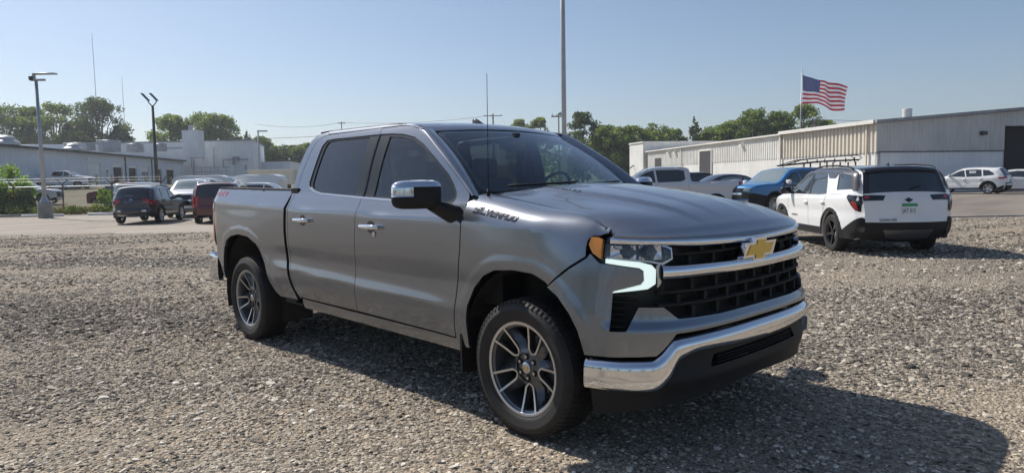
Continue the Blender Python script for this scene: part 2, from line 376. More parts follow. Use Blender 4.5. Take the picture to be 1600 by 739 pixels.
# ---- bed side, cab corner, doors, fender
gapx = [(-2.875,1.424),(-2.915,1.283),(-2.93,1.10),(-2.928,.862),(-2.89,.70),(-2.83,.58),(-2.765,.50)]
bedpoly = [(-4.655,1.455),(-4.68,1.30),(-4.69,1.10),(-4.69,.86),(-4.64,.785),(-4.45,.74),(-4.36,.66),(-4.33,.58)] + [tuple(p) for p in ARR] + [(-3.05,.492),(-2.775,.492)] + [(x - .012, z) for x, z in gapx[::-1]][1:] + [(-2.887,1.427)]
both('bed_side', bedpoly, side, pm, T, thick=.03, ru=.03, rv=.02)
cor = [(-2.875,1.283),(-2.895,1.10),(-2.893,.862),(-2.855,.70),(-2.795,.58),(-2.72,.508)]
dr = [(-2.70,.522),(-2.775,.60),(-2.825,.70),(-2.855,.84),(-2.862,1.0),(-2.86,1.15),(-2.848,1.28),(-2.82,1.42),(-2.80,1.60),(-2.76,1.76),(-2.715,1.845),(-2.66,1.876),(-2.56,1.893)]
cabr = [(-2.895,1.45),(-2.90,1.639),(-2.86,1.78),(-2.815,1.865),(-2.743,1.912)]
both('cab_corner', cor[::-1] + [(-2.868,1.36)] + cabr + [(-2.60,1.922),(-2.565,1.899)] + [(x - .006, z + .003) for x, z in dr[::-1]][1:], side, pm, T, ru=.04, thick=.02)
DLR = [(-1.748,1.369),(-1.748,1.850),(-2.43,1.855),(-2.55,1.848),(-2.596,1.80),(-2.622,1.60),(-2.632,1.495),(-2.612,1.458),(-2.528,1.426),(-2.38,1.40)]
spx = [(-1.803,.515),(-1.795,.80),(-1.765,1.10),(-1.752,1.25),(-1.748,1.33),(-1.748,1.893)]
rd = both('rear_door', dr + [(-1.752,1.897)] + [(x - .003, z) for x, z in spx[::-1]], side, pm, T, holes=[DLR], thick=.02)
dfx = [(-.522,1.37),(-.523,1.235),(-.535,1.05),(-.565,.88),(-.60,.70),(-.622,.56),(-.622,.492)]
aln = [(-.53,1.40),(-.59,1.442),(-.80,1.590),(-.98,1.707),(-1.155,1.812),(-1.25,1.858),(-1.36,1.884),(-1.5,1.893)]
DLF = [(-.72,1.328),(-.662,1.343),(-.645,1.375),(-.66,1.415),(-.70,1.461),(-.772,1.527),(-.946,1.639),(-1.126,1.742),(-1.269,1.802),(-1.423,1.832),(-1.58,1.845),(-1.742,1.850),(-1.742,1.369),(-1.2,1.348)]
fd = both('front_door', [(x + .003, z) for x, z in spx] + aln[::-1] + dfx, side, pm, T, holes=[DLF], thick=.02)
GR = [(-1.86,1.392),(-1.885,1.838),(-2.44,1.842),(-2.52,1.833),(-2.548,1.79),(-2.572,1.60),(-2.577,1.485),(-2.55,1.452),(-2.37,1.420)]
GF = [(-.735,1.352),(-.69,1.362),(-.676,1.39),(-.74,1.475),(-.962,1.622),(-1.135,1.722),(-1.275,1.780),(-1.425,1.812),(-1.60,1.826),(-1.612,1.388),(-1.2,1.370)]
for D, G_, dd, gm in ((DLR, GR, rd, M['privacy']), (DLF, GF, fd, M['glass'])):
    for k, mir in enumerate((False, True)):
        panel('window_seal', D, side, M['seal'], dd[k], holes=[G_], off=-.007, thick=.01, mir=mir)
        panel('window', G_, side, gm, dd[k], off=-.014, thick=.003, mir=mir)
belt = [(-.665,1.338),(-.72,1.324),(-1.2,1.344),(-1.745,1.365),(-2.38,1.396),(-2.53,1.422),(-2.615,1.454),(-2.615,1.464),(-2.53,1.435),(-2.38,1.410),(-1.745,1.379),(-1.2,1.358),(-.72,1.338)]
both('belt_moulding', belt, side, M['satin'], T, off=.003, thick=.01, rv=.02)
rail = [(-2.56,1.902),(-1.5,1.900),(-1.37,1.888),(-1.262,1.866),(-1.20,1.85),(-1.205,1.862),(-1.3,1.888),(-1.42,1.903),(-1.66,1.916),(-2.07,1.929),(-2.53,1.934),(-2.61,1.928)]
both('roof_rail', rail, side, pm, T, rv=.01, thick=.02)
seam = [(.235,.905),(.30,.957),(.37,1.01),(.43,1.048),(.468,1.072)]
fr_rear = [(-.513,1.36),(-.514,1.235),(-.526,1.05),(-.556,.88),(-.591,.70),(-.613,.56),(-.613,.45)]
xs_top = list(np.linspace(.572, -.50, 24))
fpoly = [(x, z) for x, z in fr_rear] + [(x, z) for x, z in ARF[:9]] + [(x - .005, z + .005) for x, z in seam] + [(.463,1.09),(.460,1.13),(.463,1.165),(.478,1.195),(.52,1.22),(.565,1.30)] + [(x, float(ZC(x)) + VT) for x in xs_top] + [(-.51,1.42)]
fe = both('front_fender', fpoly, fend, pm, T, ru=.025, rv=.018, thick=.02)
both('rocker', [(-2.715,.425),(-2.715,.506),(-.62,.478),(-.60,.44),(-.60,.395),(-.7,.395)], lambda x, z: (x, -(side_h(x, z) - .012 - .12 * np.clip(.46 - z, 0, 1)), z), pm, T, thick=.06)
# dark structure seen in the gaps
mb = MB()
for sg in (-1, 1):
    mb.box((-1.7, sg * .915, .86), (2.25, .06, .80)); mb.box((-2.84, sg * .90, .95), (.12, .10, 1.0)); mb.box((-4.62, sg * .80, .8), (.06, .2, .5))
    mb.box((-.42, sg * .78, .98), (.2, .16, .55)); mb.box((-2.80, sg * .70, 1.55), (.06, .10, .55)); mb.box((-1.75, sg * .73, 1.58), (.09, .03, .52))
mb.box((.12, 0, .88), (1.15, 1.2, .5)); mb.box((-2.0, 0, .5), (5.2, 1.0, .16)); mb.box((-1.7, 0, .60), (2.3, 1.8, .10)); mb.box((-.45, 0, 1.0), (.08, 1.5, .7))
mb.tube([(0, -.8, .40), (0, .8, .40)], .05); mb.tube([(-3.745, -.8, .40), (-3.745, .8, .40)], .06); mb.tube([(-3.745, -.12, .40), (-3.745, .12, .40)], .15)
mb.build('chassis', M['dark'], T)
# ---- hood
YH = spl([(0,.795),(.2,.806),(.45,.824),(.7,.853),(.83,.878),(.92,.91),(1,.938)])
HC = spl([(0,1.438),(.2,1.425),(.45,1.388),(.7,1.328),(.85,1.277),(.94,1.230),(.975,1.205),(1,1.168)])
HE = spl([(0,1.394),(.16,1.371),(.46,1.323),(.74,1.291),(.83,1.268),(.92,1.223),(1,1.185)])
def hood(a, w_):
    a = np.asarray(a, float); w_ = np.asarray(w_, float); y = a * YH(w_); A = np.abs(a)
    x0 = -.365 - .075 * a * a; xe = np.interp(np.minimum(A * .938, 1.0), _cv[:60 * 3, 0], _cv[:60 * 3, 1]) - .022
    x = x0 + w_ * (xe - x0); z = HC(w_) + (HE(w_) - HC(w_)) * A**2.2
    yc = .54 - .17 * w_; f = sstep(0, .08, w_) * (1 - sstep(.72, .99, w_))
    z = z + f * (.014 * (1 - sstep(yc - .025, yc + .045, np.abs(y))) + .006 * (1 - sstep(.18 - .06 * w_, .28 - .06 * w_, np.abs(y))) - .004 * np.exp(-((np.abs(y) - yc - .14) / .10)**2))
    return x, y, z
hd = panel('hood', [(-1,0),(1,0),(1,1),(-1,1)], hood, pm, T, ru=.03, rv=.03, thick=.03, out=(0, 0, 1))
text_on('badge', 'TURBOMAX', lambda u, v: hood(-v, u), .05, .58, .046, M['satin'], hd, shear=.3, out=(0, 0, 1), sx=.95, off=.002)
# ---- windshield, pillars, roof
def wsf(a, w_):
    a = np.asarray(a, float); w_ = np.asarray(w_, float); b = .022 * np.sin(np.pi * w_)
    xt = -1.128 - .075 * a * a; xb = -.41 - .155 * a * a
    return xt + (xb - xt) * w_ + b * .6, a * (.665 + .155 * w_), 1.862 - .022 * a * a + (1.405 - 1.862 + .022 * a * a) * w_ + b
rr = lambda x0, x1, y0, y1, rx, ry: [(x0 + rx * (1 - math.cos(t)) if q in (0, 3) else x1 - rx * (1 - math.cos(t)), (y0 + ry * (1 - math.sin(t)) if q in (0, 1) else y1 - ry * (1 - math.sin(t)))) for q in (0, 1, 2, 3) for t in [[0, .5, 1.07, 1.57][j if q in (0, 2) else 3 - j] for j in range(4)]]
wfr = panel('windshield_frame', rr(-1, 1, 0, 1.0, .03, .04), wsf, M['seal'], T, holes=[rr(-.945, .945, .04, .955, .08, .06)], off=-.006, ru=.05, rv=.05, out=(1, 0, 1))
panel('windshield', rr(-.985, .985, .012, .99, .05, .05), wsf, M['wind'], T, off=.001, ru=.06, rv=.06, thick=.004, out=(1, 0, 1))
L1 = catm([(-1.262,1.868),(-1.16,1.822),(-.985,1.716),(-.80,1.600),(-.59,1.452),(-.50,1.392)], 6)
for sg in (1, -1):
    rows = []
    for i, (x, z) in enumerate(L1):
        t = i / (len(L1) - 1); A = np.array([x, -float(side_h(x, z)), z]); B = np.array([float(c) for c in wsf(-1.0, max(0, -.03 + t * 1.05 + .12 * t**6))])
        n = np.array([.45, -.6, .65]); n /= np.linalg.norm(n)
        rows.append([A * (1 - q) + B * q + n * .024 * math.sin(math.pi * q) - n * (.02 if q in (-.08, 1.06) else 0) for q in (-.08, 0, .12, .3, .5, .7, .88, 1.0, 1.06)])
    R2 = np.array(rows); R2[:, :, 1] *= sg
    grid('front_pillar', R2, pm, T)
ZR = spl([(-2.9,1.88),(-2.8,1.918),(-2.6,1.941),(-2.2,1.953),(-1.7,1.953),(-1.4,1.936),(-1.25,1.912),(-1.16,1.882),(-1.12,1.860)])
YR = spl([(-2.9,.70),(-2.6,.72),(-1.7,.728),(-1.35,.715),(-1.1,.672)])
def roof(a, x): a = np.asarray(a, float); return x - .075 * a * a * sstep(-1.6, -1.13, x), a * YR(x), ZR(x) - .028 * a * a - .010 * np.exp(-((np.abs(a) - .62) / .05)**2) * (1 - sstep(-1.45, -1.25, x)) * sstep(-2.75, -2.6, x)
rf = panel('roof', [(-1,-2.78),(1,-2.78),(1,-1.135),(-1,-1.135)], roof, pm, T, ru=.05, rv=.05, thick=.02, out=(0, 0, 1))
panel('headliner', [(-1,-2.76),(1,-2.76),(1,-1.16),(-1,-1.16)], roof, M['interior'], T, ru=.2, rv=.2, off=.035, thick=0, out=(0, 0, -1))
# roof ditch trim, antenna fin and third brake lamp
both('ditch_trim', [(-2.76,1.928),(-2.6,1.934),(-1.66,1.918),(-1.55,1.912),(-1.55,1.915),(-1.66,1.922),(-2.6,1.9375)], side, M['black'], T, rv=.01, off=.002)
fin = []
for i in range(9):
    t = i / 8; zt = .004 + .062 * (math.sin(t * 1.7) ** 1.5 if t < .92 else .97 - (t - .92) * 2); wd = .030 * math.sqrt(max(0, 1 - (2 * t - 1)**2)) + .004
    fin.append([(-1.46 - .17 * t, .05 + wd * c, 1.935 + zt * (1 - abs(c)**1.6)) for c in np.linspace(-1, 1, 9)])
grid('antenna_fin', fin, M['gloss_black'], rf)
mb = MB(); mb.tube([(-.444, -.85, 1.385), (-.444, -.85, 1.425)], .012, 10, r2=.008); mb.tube([(-.444, -.85, 1.42), (-.435, -.85, 2.135)], .0028, 6, r2=.0020); mb.build('mast_antenna', M['black'], T, smooth=True)
for sg in (1, -1):                                                     # painted corner joining pillar, door and fender
    rows = []
    for x in (-.64, -.56, -.50, -.44, -.38):
        r = []
        for t in np.linspace(0, 1, 7):
            y = .972 - .19 * t; z = 1.315 + .085 * t**.55 + (-.44 - x) * .10; r.append((x, -sg * (y - .006), z - .012))
        rows.append(r)
    grid('pillar_base', rows, pm, T)
# ---- cowl and wipers
def cowl(a, t): a = np.asarray(a, float); return (-.355 - .075 * a * a) - t * (.115 + .05 * a * a), a * .80, 1.405 + 0 * t - .012 * a * a - .02 * t
panel('cowl', [(-1,-.1),(1,-.1),(1,1),(-1,1)], cowl, M['black'], T, ru=.1, rv=.25, out=(0, 0, 1))
for k, (y0, y1) in enumerate(((.58, .02), (-.02, -.62))):
    mb = MB(); A = [Vector([float(c) for c in wsf((y0 + (y1 - y0) * t) / .82, .955 - .03 * (1 - t))]) + Vector((.02, 0, .016)) for t in np.linspace(0, 1, 6)]; mb.tube(A, .008, 6); mb.build('wiper', M['black'], T, smooth=True)
# ---- rear of cab, bed
def plane_x(x0): return lambda u, v: (x0 + 0 * u, u, v)
cb = panel('cab_back', [(-.93,.85),(.93,.85),(.93,1.40),(.76,1.86),(.70,1.915),(-.70,1.915),(-.76,1.86),(-.93,1.40)], plane_x(-2.865), pm, T, holes=[[(-.66,1.42),(.66,1.42),(.60,1.80),(-.60,1.80)]], out=(-1, 0, 0), ru=.2, rv=.2)
panel('rear_window', [(-.66,1.42),(.66,1.42),(.60,1.80),(-.60,1.80)], plane_x(-2.858), M['privacy'], cb, out=(-1, 0, 0), ru=.3, rv=.3, thick=.004)
mb = MB()
for sg in (-1, 1): mb.box((-3.78, sg * .80, 1.18), (1.78, .04, .50)); mb.box((-3.76, sg * .72, 1.03), (1.0, .18, .22))
mb.box((-3.78, 0, .92), (1.78, 1.6, .03)); mb.box((-2.93, 0, 1.17), (.03, 1.72, .5)); mb.build('bed_liner', M['black'], T)
for sg in (-1, 1):
    V = [(x, sg * (float(side_h(x, 1.45)) + o), z + .0) for x, z in ((-4.64, 1.458), (-3.8, 1.444), (-2.93, 1.427)) for o in (-.16, .004)]
    mb = MB(); a = np.array(V).reshape(3, 2, 3)
    for i in range(2):
        q = [a[i][0], a[i][1], a[i + 1][1], a[i + 1][0]]; mb.prism([tuple(p) for p in q], (0, 0, .014))
    mb.build('bed_rail_cap', M['black'], T)
tg = panel('tailgate', [(-.90,.80),(.90,.80),(.905,1.30),(.88,1.44),(-.88,1.44),(-.905,1.30)], lambda u, v: (-4.725 - .02 * np.cos(u * 1.4) + .03 * np.clip(v - 1.3, 0, 1), u, v), pm, T, out=(-1, 0, 0), thick=.05)
for sg in (-1, 1):
    rows = []
    for t in np.linspace(0, 1, 9):
        z = .86 + .49 * t; e = 1 - (abs(2 * t - 1))**6
        rows.append([(-4.63 - .105 * math.sin(a) * (.75 + .25 * e) - .02 * (1 - t), sg * (.865 + .112 * math.cos(a) * (.85 + .15 * e)), z) for a in np.linspace(-.12, 1.75, 9)])
    tl = grid('tail_lamp', rows, M['red'], T)
both('bed_post', [(-4.655,.70),(-4.655,1.44),(-4.60,1.44),(-4.60,.70)], lambda x, z: (x, -(side_h(x, z) - .02), z), M['dark'], T, thick=.05)
def rb(s, z): s = np.asarray(s, float); e = np.clip((np.abs(s) - .80) / .25, 0, 1); q = (z - .62) / .14; return -5.02 + .46 * e**2.4 + .03 * np.abs(q)**3, np.sign(s) * (np.minimum(np.abs(s), .80) + .19 * np.sin(e * np.pi / 2)**.8), z
rbm = panel('rear_bumper', [(-1.05,.50),(-.8,.47),(.8,.47),(1.05,.50),(1.05,.74),(.8,.77),(-.8,.77),(-1.05,.74)], rb, M['chrome'], T, out=(-1, 0, 0), thick=.05, ru=.04, rv=.04)
MB().box((-4.86, 0, .76), (.26, 1.5, .03)).build('bumper_step', M['black'], rbm)
mb = MB(); mb.tube([(-4.5, -.62, .44), (-4.82, -.70, .44)], .045, 14, cap=False); mb.build('exhaust_tip', M['chrome'], T, smooth=True)
# ---- nose: painted cover, grille, lamps, bumper
sA = [(-s_at(x), z) for x, z in ARF[9:]]
low = [(-1.195,.572),(-1.06,.572),(-.849,.580),(-.818,.610),(-.75,.688),(-.42,.692),(-.2,.693)]
upl = [(-.2,.752),(-.415,.750),(-.725,.757),(-.805,.822),(-.93,.824),(-.99,.705),(-1.068,.703),(-1.055,.893),(-.90,.918),(-1.05,.915)]
cov_out = sA[:-1] + low
mirr = lambda L: [(-s, z) for s, z in L[::-1]]
drl_in = [(-1.052,.906),(-.918,.942),(-.905,.960),(-.905,1.004),(-.926,1.018),(-1.094,1.041)]
cover_half = [(-s_at(.235),.905)] + sA[:-1] + low                       # arch, then the lower edge towards the middle
top_half = [(-.2,.752),(-.415,.750),(-.725,.757),(-.805,.822),(-.93,.824),(-.988,.706),(-1.068,.703),(-1.056,.890)] + drl_in + [(-1.13,1.046),(-1.180,1.092)] + [(-s_at(x + .006), z - .004) for x, z in seam[::-1]]
cover = cover_half + mirr(low) + mirr(sA[:-1]) + [(s_at(.235),.905)] + [(-s, z) for s, z in top_half[::-1]] + top_half
# drop duplicate neighbours
cc = []
for p_ in cover:
    if not cc or math.hypot(cc[-1][0] - p_[0], cc[-1][1] - p_[1]) > 1e-4: cc.append(p_)
if math.hypot(cc[0][0] - cc[-1][0], cc[0][1] - cc[-1][1]) < 1e-4: cc.pop()
bc = panel('bumper_cover', cc, FA(.004), pm, T, ru=.025, rv=.018, thick=.07, out=FW)
gb = panel('grille_backing', [(-1.10,.69),(1.10,.69),(1.10,1.0),(1.02,1.175),(-1.02,1.175),(-1.10,1.0)], FA(-.085), M['dark'], T, ru=.08, rv=.08, thick=0, out=FW)
panel('header_trim', [(-1.10,1.148),(-.5,1.130),(0,1.12),(.5,1.130),(1.10,1.148),(1.10,1.176),(0,1.162),(-1.10,1.176)][::1], FA(-.02), M['gloss_black'], T, ru=.05, rv=.02, thick=.05, out=FW)
def bar(name, zf, s0, s1, h, o0, o1, m, parent, n=40):
    """a rail following the nose: height h around zf(s), between offsets o0 and o1"""
    rows = []
    for s in np.linspace(s0, s1, n):
        z = zf(s); sec = [(o0, -h), (o1 - .006, -h), (o1, -h * .5), (o1, h * .5), (o1 - .006, h), (o0, h)]
        rows.append([[float(c) for c in (lambda q: (q[0], q[1], z + dz))(nose(s, float(OZ(z)) + o))] for o, dz in sec])
    return grid(name, rows, m, parent, closed=True, sharp=40)
gl = empty('grille'); gl.parent = T
for zf in (lambda s: .888 + .01 * s * s, lambda s: .823 + .01 * s * s): bar('grille_bar', zf, -.93 + .1, .83, .008, -.07, -.008, M['dark'], gl)
bar('grille_bar', lambda s: 1.078 + .012 * s * s, -.77, .77, .006, -.07, -.015, M['dark'], gl)
for k in range(-4, 5):
    s = k * .20;
    for (za, zb, o1, sh) in ((.757, .813, -.018, .0), (.833, .878, -.018, .10), (.898, .95, -.018, 0), (1.028, 1.07, -.028, 0), (1.085, 1.115, -.028, .10)):
        if za > 1 and abs(s) < .17: continue
        s2 = s + sh
        if abs(s2) > (.74 if za < .8 else .80): continue
        mb = MB(); q = [nose(s2 + d, float(OZ(.5 * (za + zb))) + o) for d, o in ((-.006, -.07), (.006, -.07), (.012, o1), (-.012, o1))]
        mb.prism([(float(a), float(b), za) for a, b in q], (0, 0, zb - za)); mb.build('grille_divider', M['dark'], gl)
for sg in (-1, 1):
    for k in range(6): bar('vent_slat', lambda s, k=k: .725 + .031 * k, sg * .93 if k > 3 else sg * (1.0 - .0 * k), sg * 1.065, .004, -.05, -.012, M['black'], gl, n=6)
TB = spl([(-1.1,1.180),(-.87,1.169),(-.55,1.156),(-.3,1.147),(0,1.141),(.3,1.147),(.55,1.156),(.87,1.169),(1.1,1.180)]); TBb = spl([(-1.1,1.145),(-.85,1.136),(-.54,1.118),(0,1.110),(.54,1.118),(.85,1.136),(1.1,1.145)])
def crown(tf, bf, o, c):
    def f(s, z):
        t = np.clip((z - bf(s)) / (tf(s) - bf(s) + 1e-6), 0, 1); x, y = nose(s, OZ(.5 * (tf(s) + bf(s))) + o + c * np.sqrt(np.clip(1 - (2 * t - 1)**2, 0, 1)) ); return x, y, z
    return f
def ribbon(name, tf, bf, s0, s1, o, c, m, parent, n=70, k=10, back=.05):
    rows = []
    for s in np.linspace(s0, s1, n):
        zt, zb = float(tf(s)), float(bf(s)); r = []
        for a in np.linspace(-1, 1, k):
            x, y = nose(s, float(OZ(.5 * (zt + zb))) + o + c * (1 - a * a)**.5); r.append((float(x), float(y), .5 * (zt + zb) + .5 * (zt - zb) * a))
        x, y = nose(s, float(OZ(zb)) + o - back); x2, y2 = nose(s, float(OZ(zt)) + o - back)
        rows.append([(float(x), float(y), zb)] + r + [(float(x2), float(y2), zt)])
    return grid(name, rows, m, parent, sharp=50)
ribbon('grille_top_bar', TB, TBb, -1.072, 1.072, .006, .012, M['chrome'], gl)
MT = spl([(-.83,1.036),(-.54,1.031),(0,1.024),(.54,1.031),(.83,1.036)]); MBt = spl([(-.83,.958),(-.45,.958),(0,.952),(.45,.958),(.83,.958)])
ribbon('grille_main_bar', MT, MBt, -.815, .815, .004, .030, M['chrome'], gl)
# emblem: chrome frame and gold cross with slanted arms
def bow(cx, cz, W_, Hh, arm, wc): return [(cx - W_, cz - arm), (cx - wc - .012, cz - arm), (cx - wc - .012, cz - Hh), (cx + wc - .012, cz - Hh), (cx + wc - .006, cz - arm), (cx + W_ - .045, cz - arm), (cx + W_, cz + arm), (cx + wc + .012, cz + arm), (cx + wc + .012, cz + Hh), (cx - wc + .012, cz + Hh), (cx - wc + .006, cz + arm), (cx - W_ + .045, cz + arm)]
em = panel('emblem', bow(-.022, 1.066, .198, .066, .041, .062), lambda s, z: (.932 + 0 * s, s, z), M['chrome'], gl, ru=.05, rv=.03, thick=.035, out=FW)
panel('emblem_face', bow(-.022, 1.066, .158, .051, .027, .047), lambda s, z: (.936 + 0 * s, s, z), M['gold'], em, ru=.05, rv=.03, thick=.006, out=FW)
# head lamps
for sg in (-1, 1):
    ms = lambda L: L if sg < 0 else [(-a, b) for a, b in L]
    hl = panel('headlamp', ms([(-1.196,1.186),(-1.208,1.137),(-1.182,1.086),(-1.127,1.036),(-.86,1.03),(-.80,1.03),(-.745,1.06),(-.745,1.118),(-.86,1.140),(-1.10,1.15)]), FA(-.05), M['gloss_black'], T, ru=.04, rv=.03, thick=0, out=FW)
    panel('turn_signal', ms([(-1.186,1.176),(-1.196,1.137),(-1.172,1.096),(-1.124,1.066),(-1.120,1.166),(-1.145,1.176)]), FA(-.004), M['amber'], hl, ru=.03, rv=.03, thick=.03, out=FW)
    for s0, s1 in ((-1.075, -.94), (-.925, -.80)):
        rows = []
        for j in range(7):
            t = j / 6; rows.append([[float(c) for c in fas(sg * -(s0 + (s1 - s0) * q) * -1, 1.062 + .072 * t, -.012 - .040 * math.sin(math.pi * q)**.6 * math.sin(math.pi * t)**.6)] for q in np.linspace(0, 1, 9)])
        grid('reflector', rows, M['chrome'], hl)
        x, y, z = [float(c) for c in fas(sg * -(s0 + s1) / 2 * -1 if False else sg * abs((s0 + s1) / 2), 1.098, -.045)]
        lathe('projector', [(.0, -.03), (.014, -.027), (.022, -.015), (.024, 0)], M['gloss_black'], hl, n=16, axis='z').matrix_local = Matrix.Translation((x, y, z)) @ Matrix.Rotation(-math.pi / 2, 4, 'Y')
    panel('lamp_rim', ms([(-.800,1.128),(-.770,1.120),(-.750,1.110),(-.750,1.068),(-.806,1.047),(-.88,1.060),(-1.09,1.078),(-1.09,1.072),(-.88,1.052),(-.80,1.036),(-.742,1.062),(-.742,1.120),(-.78,1.134),(-.800,1.136)]), FA(.0), M['satin'], hl, ru=.03, rv=.02, thick=.03, out=FW)
    panel('lens', ms([(-1.104,1.143),(-1.104,1.074),(-.88,1.056),(-.803,1.042),(-.747,1.065),(-.747,1.114),(-.86,1.134)]), FA(-.001), M['lens'], hl, ru=.04, rv=.03, thick=0, out=FW)
    dl = panel('daytime_lamp', ms([(-1.094,1.070),(-1.094,1.047),(-.924,1.024),(-.900,1.008),(-.898,.958),(-.915,.938),(-1.05,.904),(-1.058,.897),(-.884,.918),(-.845,.943),(-.841,1.014),(-.862,1.038),(-.92,1.054)]), FA(.006), M['drl'], hl, ru=.03, rv=.015, thick=.03, out=FW)
    panel('lamp_edge', ms([(-.838,1.034),(-.832,1.012),(-.832,.942),(-.838,.922),(-.826,.930),(-.815,.945),(-.812,1.03),(-.822,1.042)]), FA(.004), M['satin'], hl, ru=.03, rv=.02, thick=.03, out=FW)
# chrome bumper and black lower fascia
CT = spl([(-1.21,.556),(-1.05,.556),(-.87,.560),(-.835,.580),(-.76,.655),(-.70,.664),(-.45,.669),(0,.671),(.45,.669),(.70,.664),(.76,.655),(.835,.580),(.87,.560),(1.05,.556),(1.21,.556)])
CB = spl([(-1.21,.404),(-.90,.404),(-.855,.410),(-.80,.455),(-.735,.560),(-.60,.588),(-.3,.577),(0,.572),(.3,.577),(.60,.588),(.735,.560),(.80,.455),(.855,.410),(.90,.404),(1.21,.404)])
def chrome_f(s, z):
    d = CT(s) - z; e = z - CB(s); o = .040 - .030 * np.clip(1 - d / .035, 0, 1)**2 - .014 * np.clip(1 - e / .03, 0, 1)**2 + .010 * np.clip(d / .1, 0, 1)
    x, y = nose(s, .02 + o); return x, y, z
rows = []
for s in np.linspace(-1.192, 1.192, 260):
    zt, zb_ = float(CT(s)), float(CB(s)); sl = math.hypot(1, float(CT(s + .01) - CT(s - .01)) / .02); sb = math.hypot(1, float(CB(s + .01) - CB(s - .01)) / .02); r = []
    for t in (0, .02, .06, .12, .2, .35, .5, .65, .76, .84, .90, .94, .97, 1.0):
        z = zb_ + (zt - zb_) * t; d = (zt - z) / sl; e = (z - zb_) / sb
        o = .020 + .040 - .030 * max(0, 1 - d / .035)**2 - .014 * max(0, 1 - e / .03)**2 + .010 * min(1, d / .1); x, y = nose(s, o); r.append((float(x), float(y), z))
    x, y = nose(s, -.03); x2, y2 = nose(s, -.02); rows.append([(float(x), float(y), zb_)] + r + [(float(x2), float(y2), zt)])
grid('chrome_bumper', rows, M['chrome'], T, sharp=55)
DB = spl([(-1.19,.245),(-1.0,.275),(-.834,.308),(-.37,.335),(0,.345),(.37,.335),(.834,.308),(1.0,.275),(1.19,.245)])
def lowf(s, z): x, y = nose(s, .012 - .10 * np.clip(.42 - z, 0, 1) + .018 * np.exp(-((z - .44) / .05)**2)); return x, y, z
slot = [(-.50,.475),(.50,.475),(.46,.535),(-.46,.535)]
lf = panel('lower_fascia', [(s, float(DB(s))) for s in np.linspace(-1.17, 1.17, 30)] + [(1.18,.42),(.86,.43),(.72,.60),(0,.60),(-.72,.60),(-.86,.43),(-1.18,.42)], lowf, M['black'], T, holes=[slot], ru=.05, rv=.03, thick=.05, out=FW)
panel('slot_backing', [(-.55,.45),(.55,.45),(.52,.56),(-.52,.56)], lambda s, z: nose(s, -.07) + (z,), M['dark'], lf, ru=.1, rv=.05, thick=0, out=FW)
for k in range(3): bar('slot_bar', lambda s, k=k: .488 + .017 * k, -.44, .44, .003, -.06, -.005, M['black'], lf, n=12)
for sg in (-1, 1):
    mb = MB(); x = .80; y = sg * .46; mb.tube([(x - .05, y, .46), (x + .06, y, .462), (x + .085, y + .02 * sg, .468), (x + .06, y + .045 * sg, .462), (x - .05, y + .045 * sg, .46)], .011, 8); mb.build('tow_hook', M['black'], T, smooth=True)
# ---- wheel wells
for xc, rad in ((-.005, .585), (-3.79, .645)):
    for sg in (-1, 1):
        o = lathe('wheel_liner', [(rad * .2, -.30), (rad * .98, -.30), (rad, -.27), (rad, .0)], M['liner'], T, n=28, a0=-.25, a1=math.pi + .25)
        o.location = (xc, sg * .955, .40); o.rotation_euler = (0, 0, math.pi if sg < 0 else 0)
        if sg < 0: o.location.y = -.955
        o.rotation_euler = (0, 0, 0) if sg > 0 else (0, 0, math.pi)
mb = MB()
for sg in (-1, 1):
    MB().box((-.555, sg * .90, .40), (.018, .22, .25)).build('mud_flap', M['black'], T); MB().box((-2.93, sg * .90, .47), (.32, .10, .07)).build('splash_guard', M['black'], T)
# ---- handles, mirrors, lettering
for xc, zc, dd in ((-2.58, 1.186, rd), (-1.54, 1.166, fd)):
    for k, sg in enumerate((1, -1)):
        hx = lambda x, z, o: (x, sg * -(float(side_h(x, z)) + o), z)
        rows = []
        for t in np.linspace(0, 1, 13):
            x = xc - .125 + .25 * t; e = (1 - abs(2 * t - 1)**5)**.5 * .9 + .1; o = .032 + .014 * math.sin(math.pi * t)
            rows.append([hx(x, zc + .019 * e * math.sin(a), o + .013 * e * math.cos(a)) for a in np.linspace(0, 2 * math.pi, 11)[:-1]])
        h_ = grid('door_handle', rows, M['chrome'], dd[k], closed=True)
        for t in (-.105, .105):
            mb = MB(); mb.tube([hx(xc + t, zc, -.005), hx(xc + t, zc, .034)], .014, 8); mb.build('handle_mount', M['chrome'], h_, smooth=True)
        fc_ = [(xc + .055 * math.cos(a), zc - .002 + .045 * math.sin(a)) for a in np.linspace(0, 2 * math.pi, 20)[:-1]]
        panel('handle_cup_shade', fc_, side, M['seal'], dd[k], off=.0015, thick=0, ru=.02, rv=.02, mir=(sg < 0))  # flat dark ellipse painted for shade in the handle recess
        if xc > -2: 
            kc = [(xc + .045 + .017 * math.cos(a), zc - .052 + .019 * math.sin(a)) for a in np.linspace(0, 2 * math.pi, 14)[:-1]]
            kp = panel('lock_cylinder', kc, side, M['satin'], dd[k], off=.008, thick=.01, ru=.02, rv=.02, mir=(sg < 0))
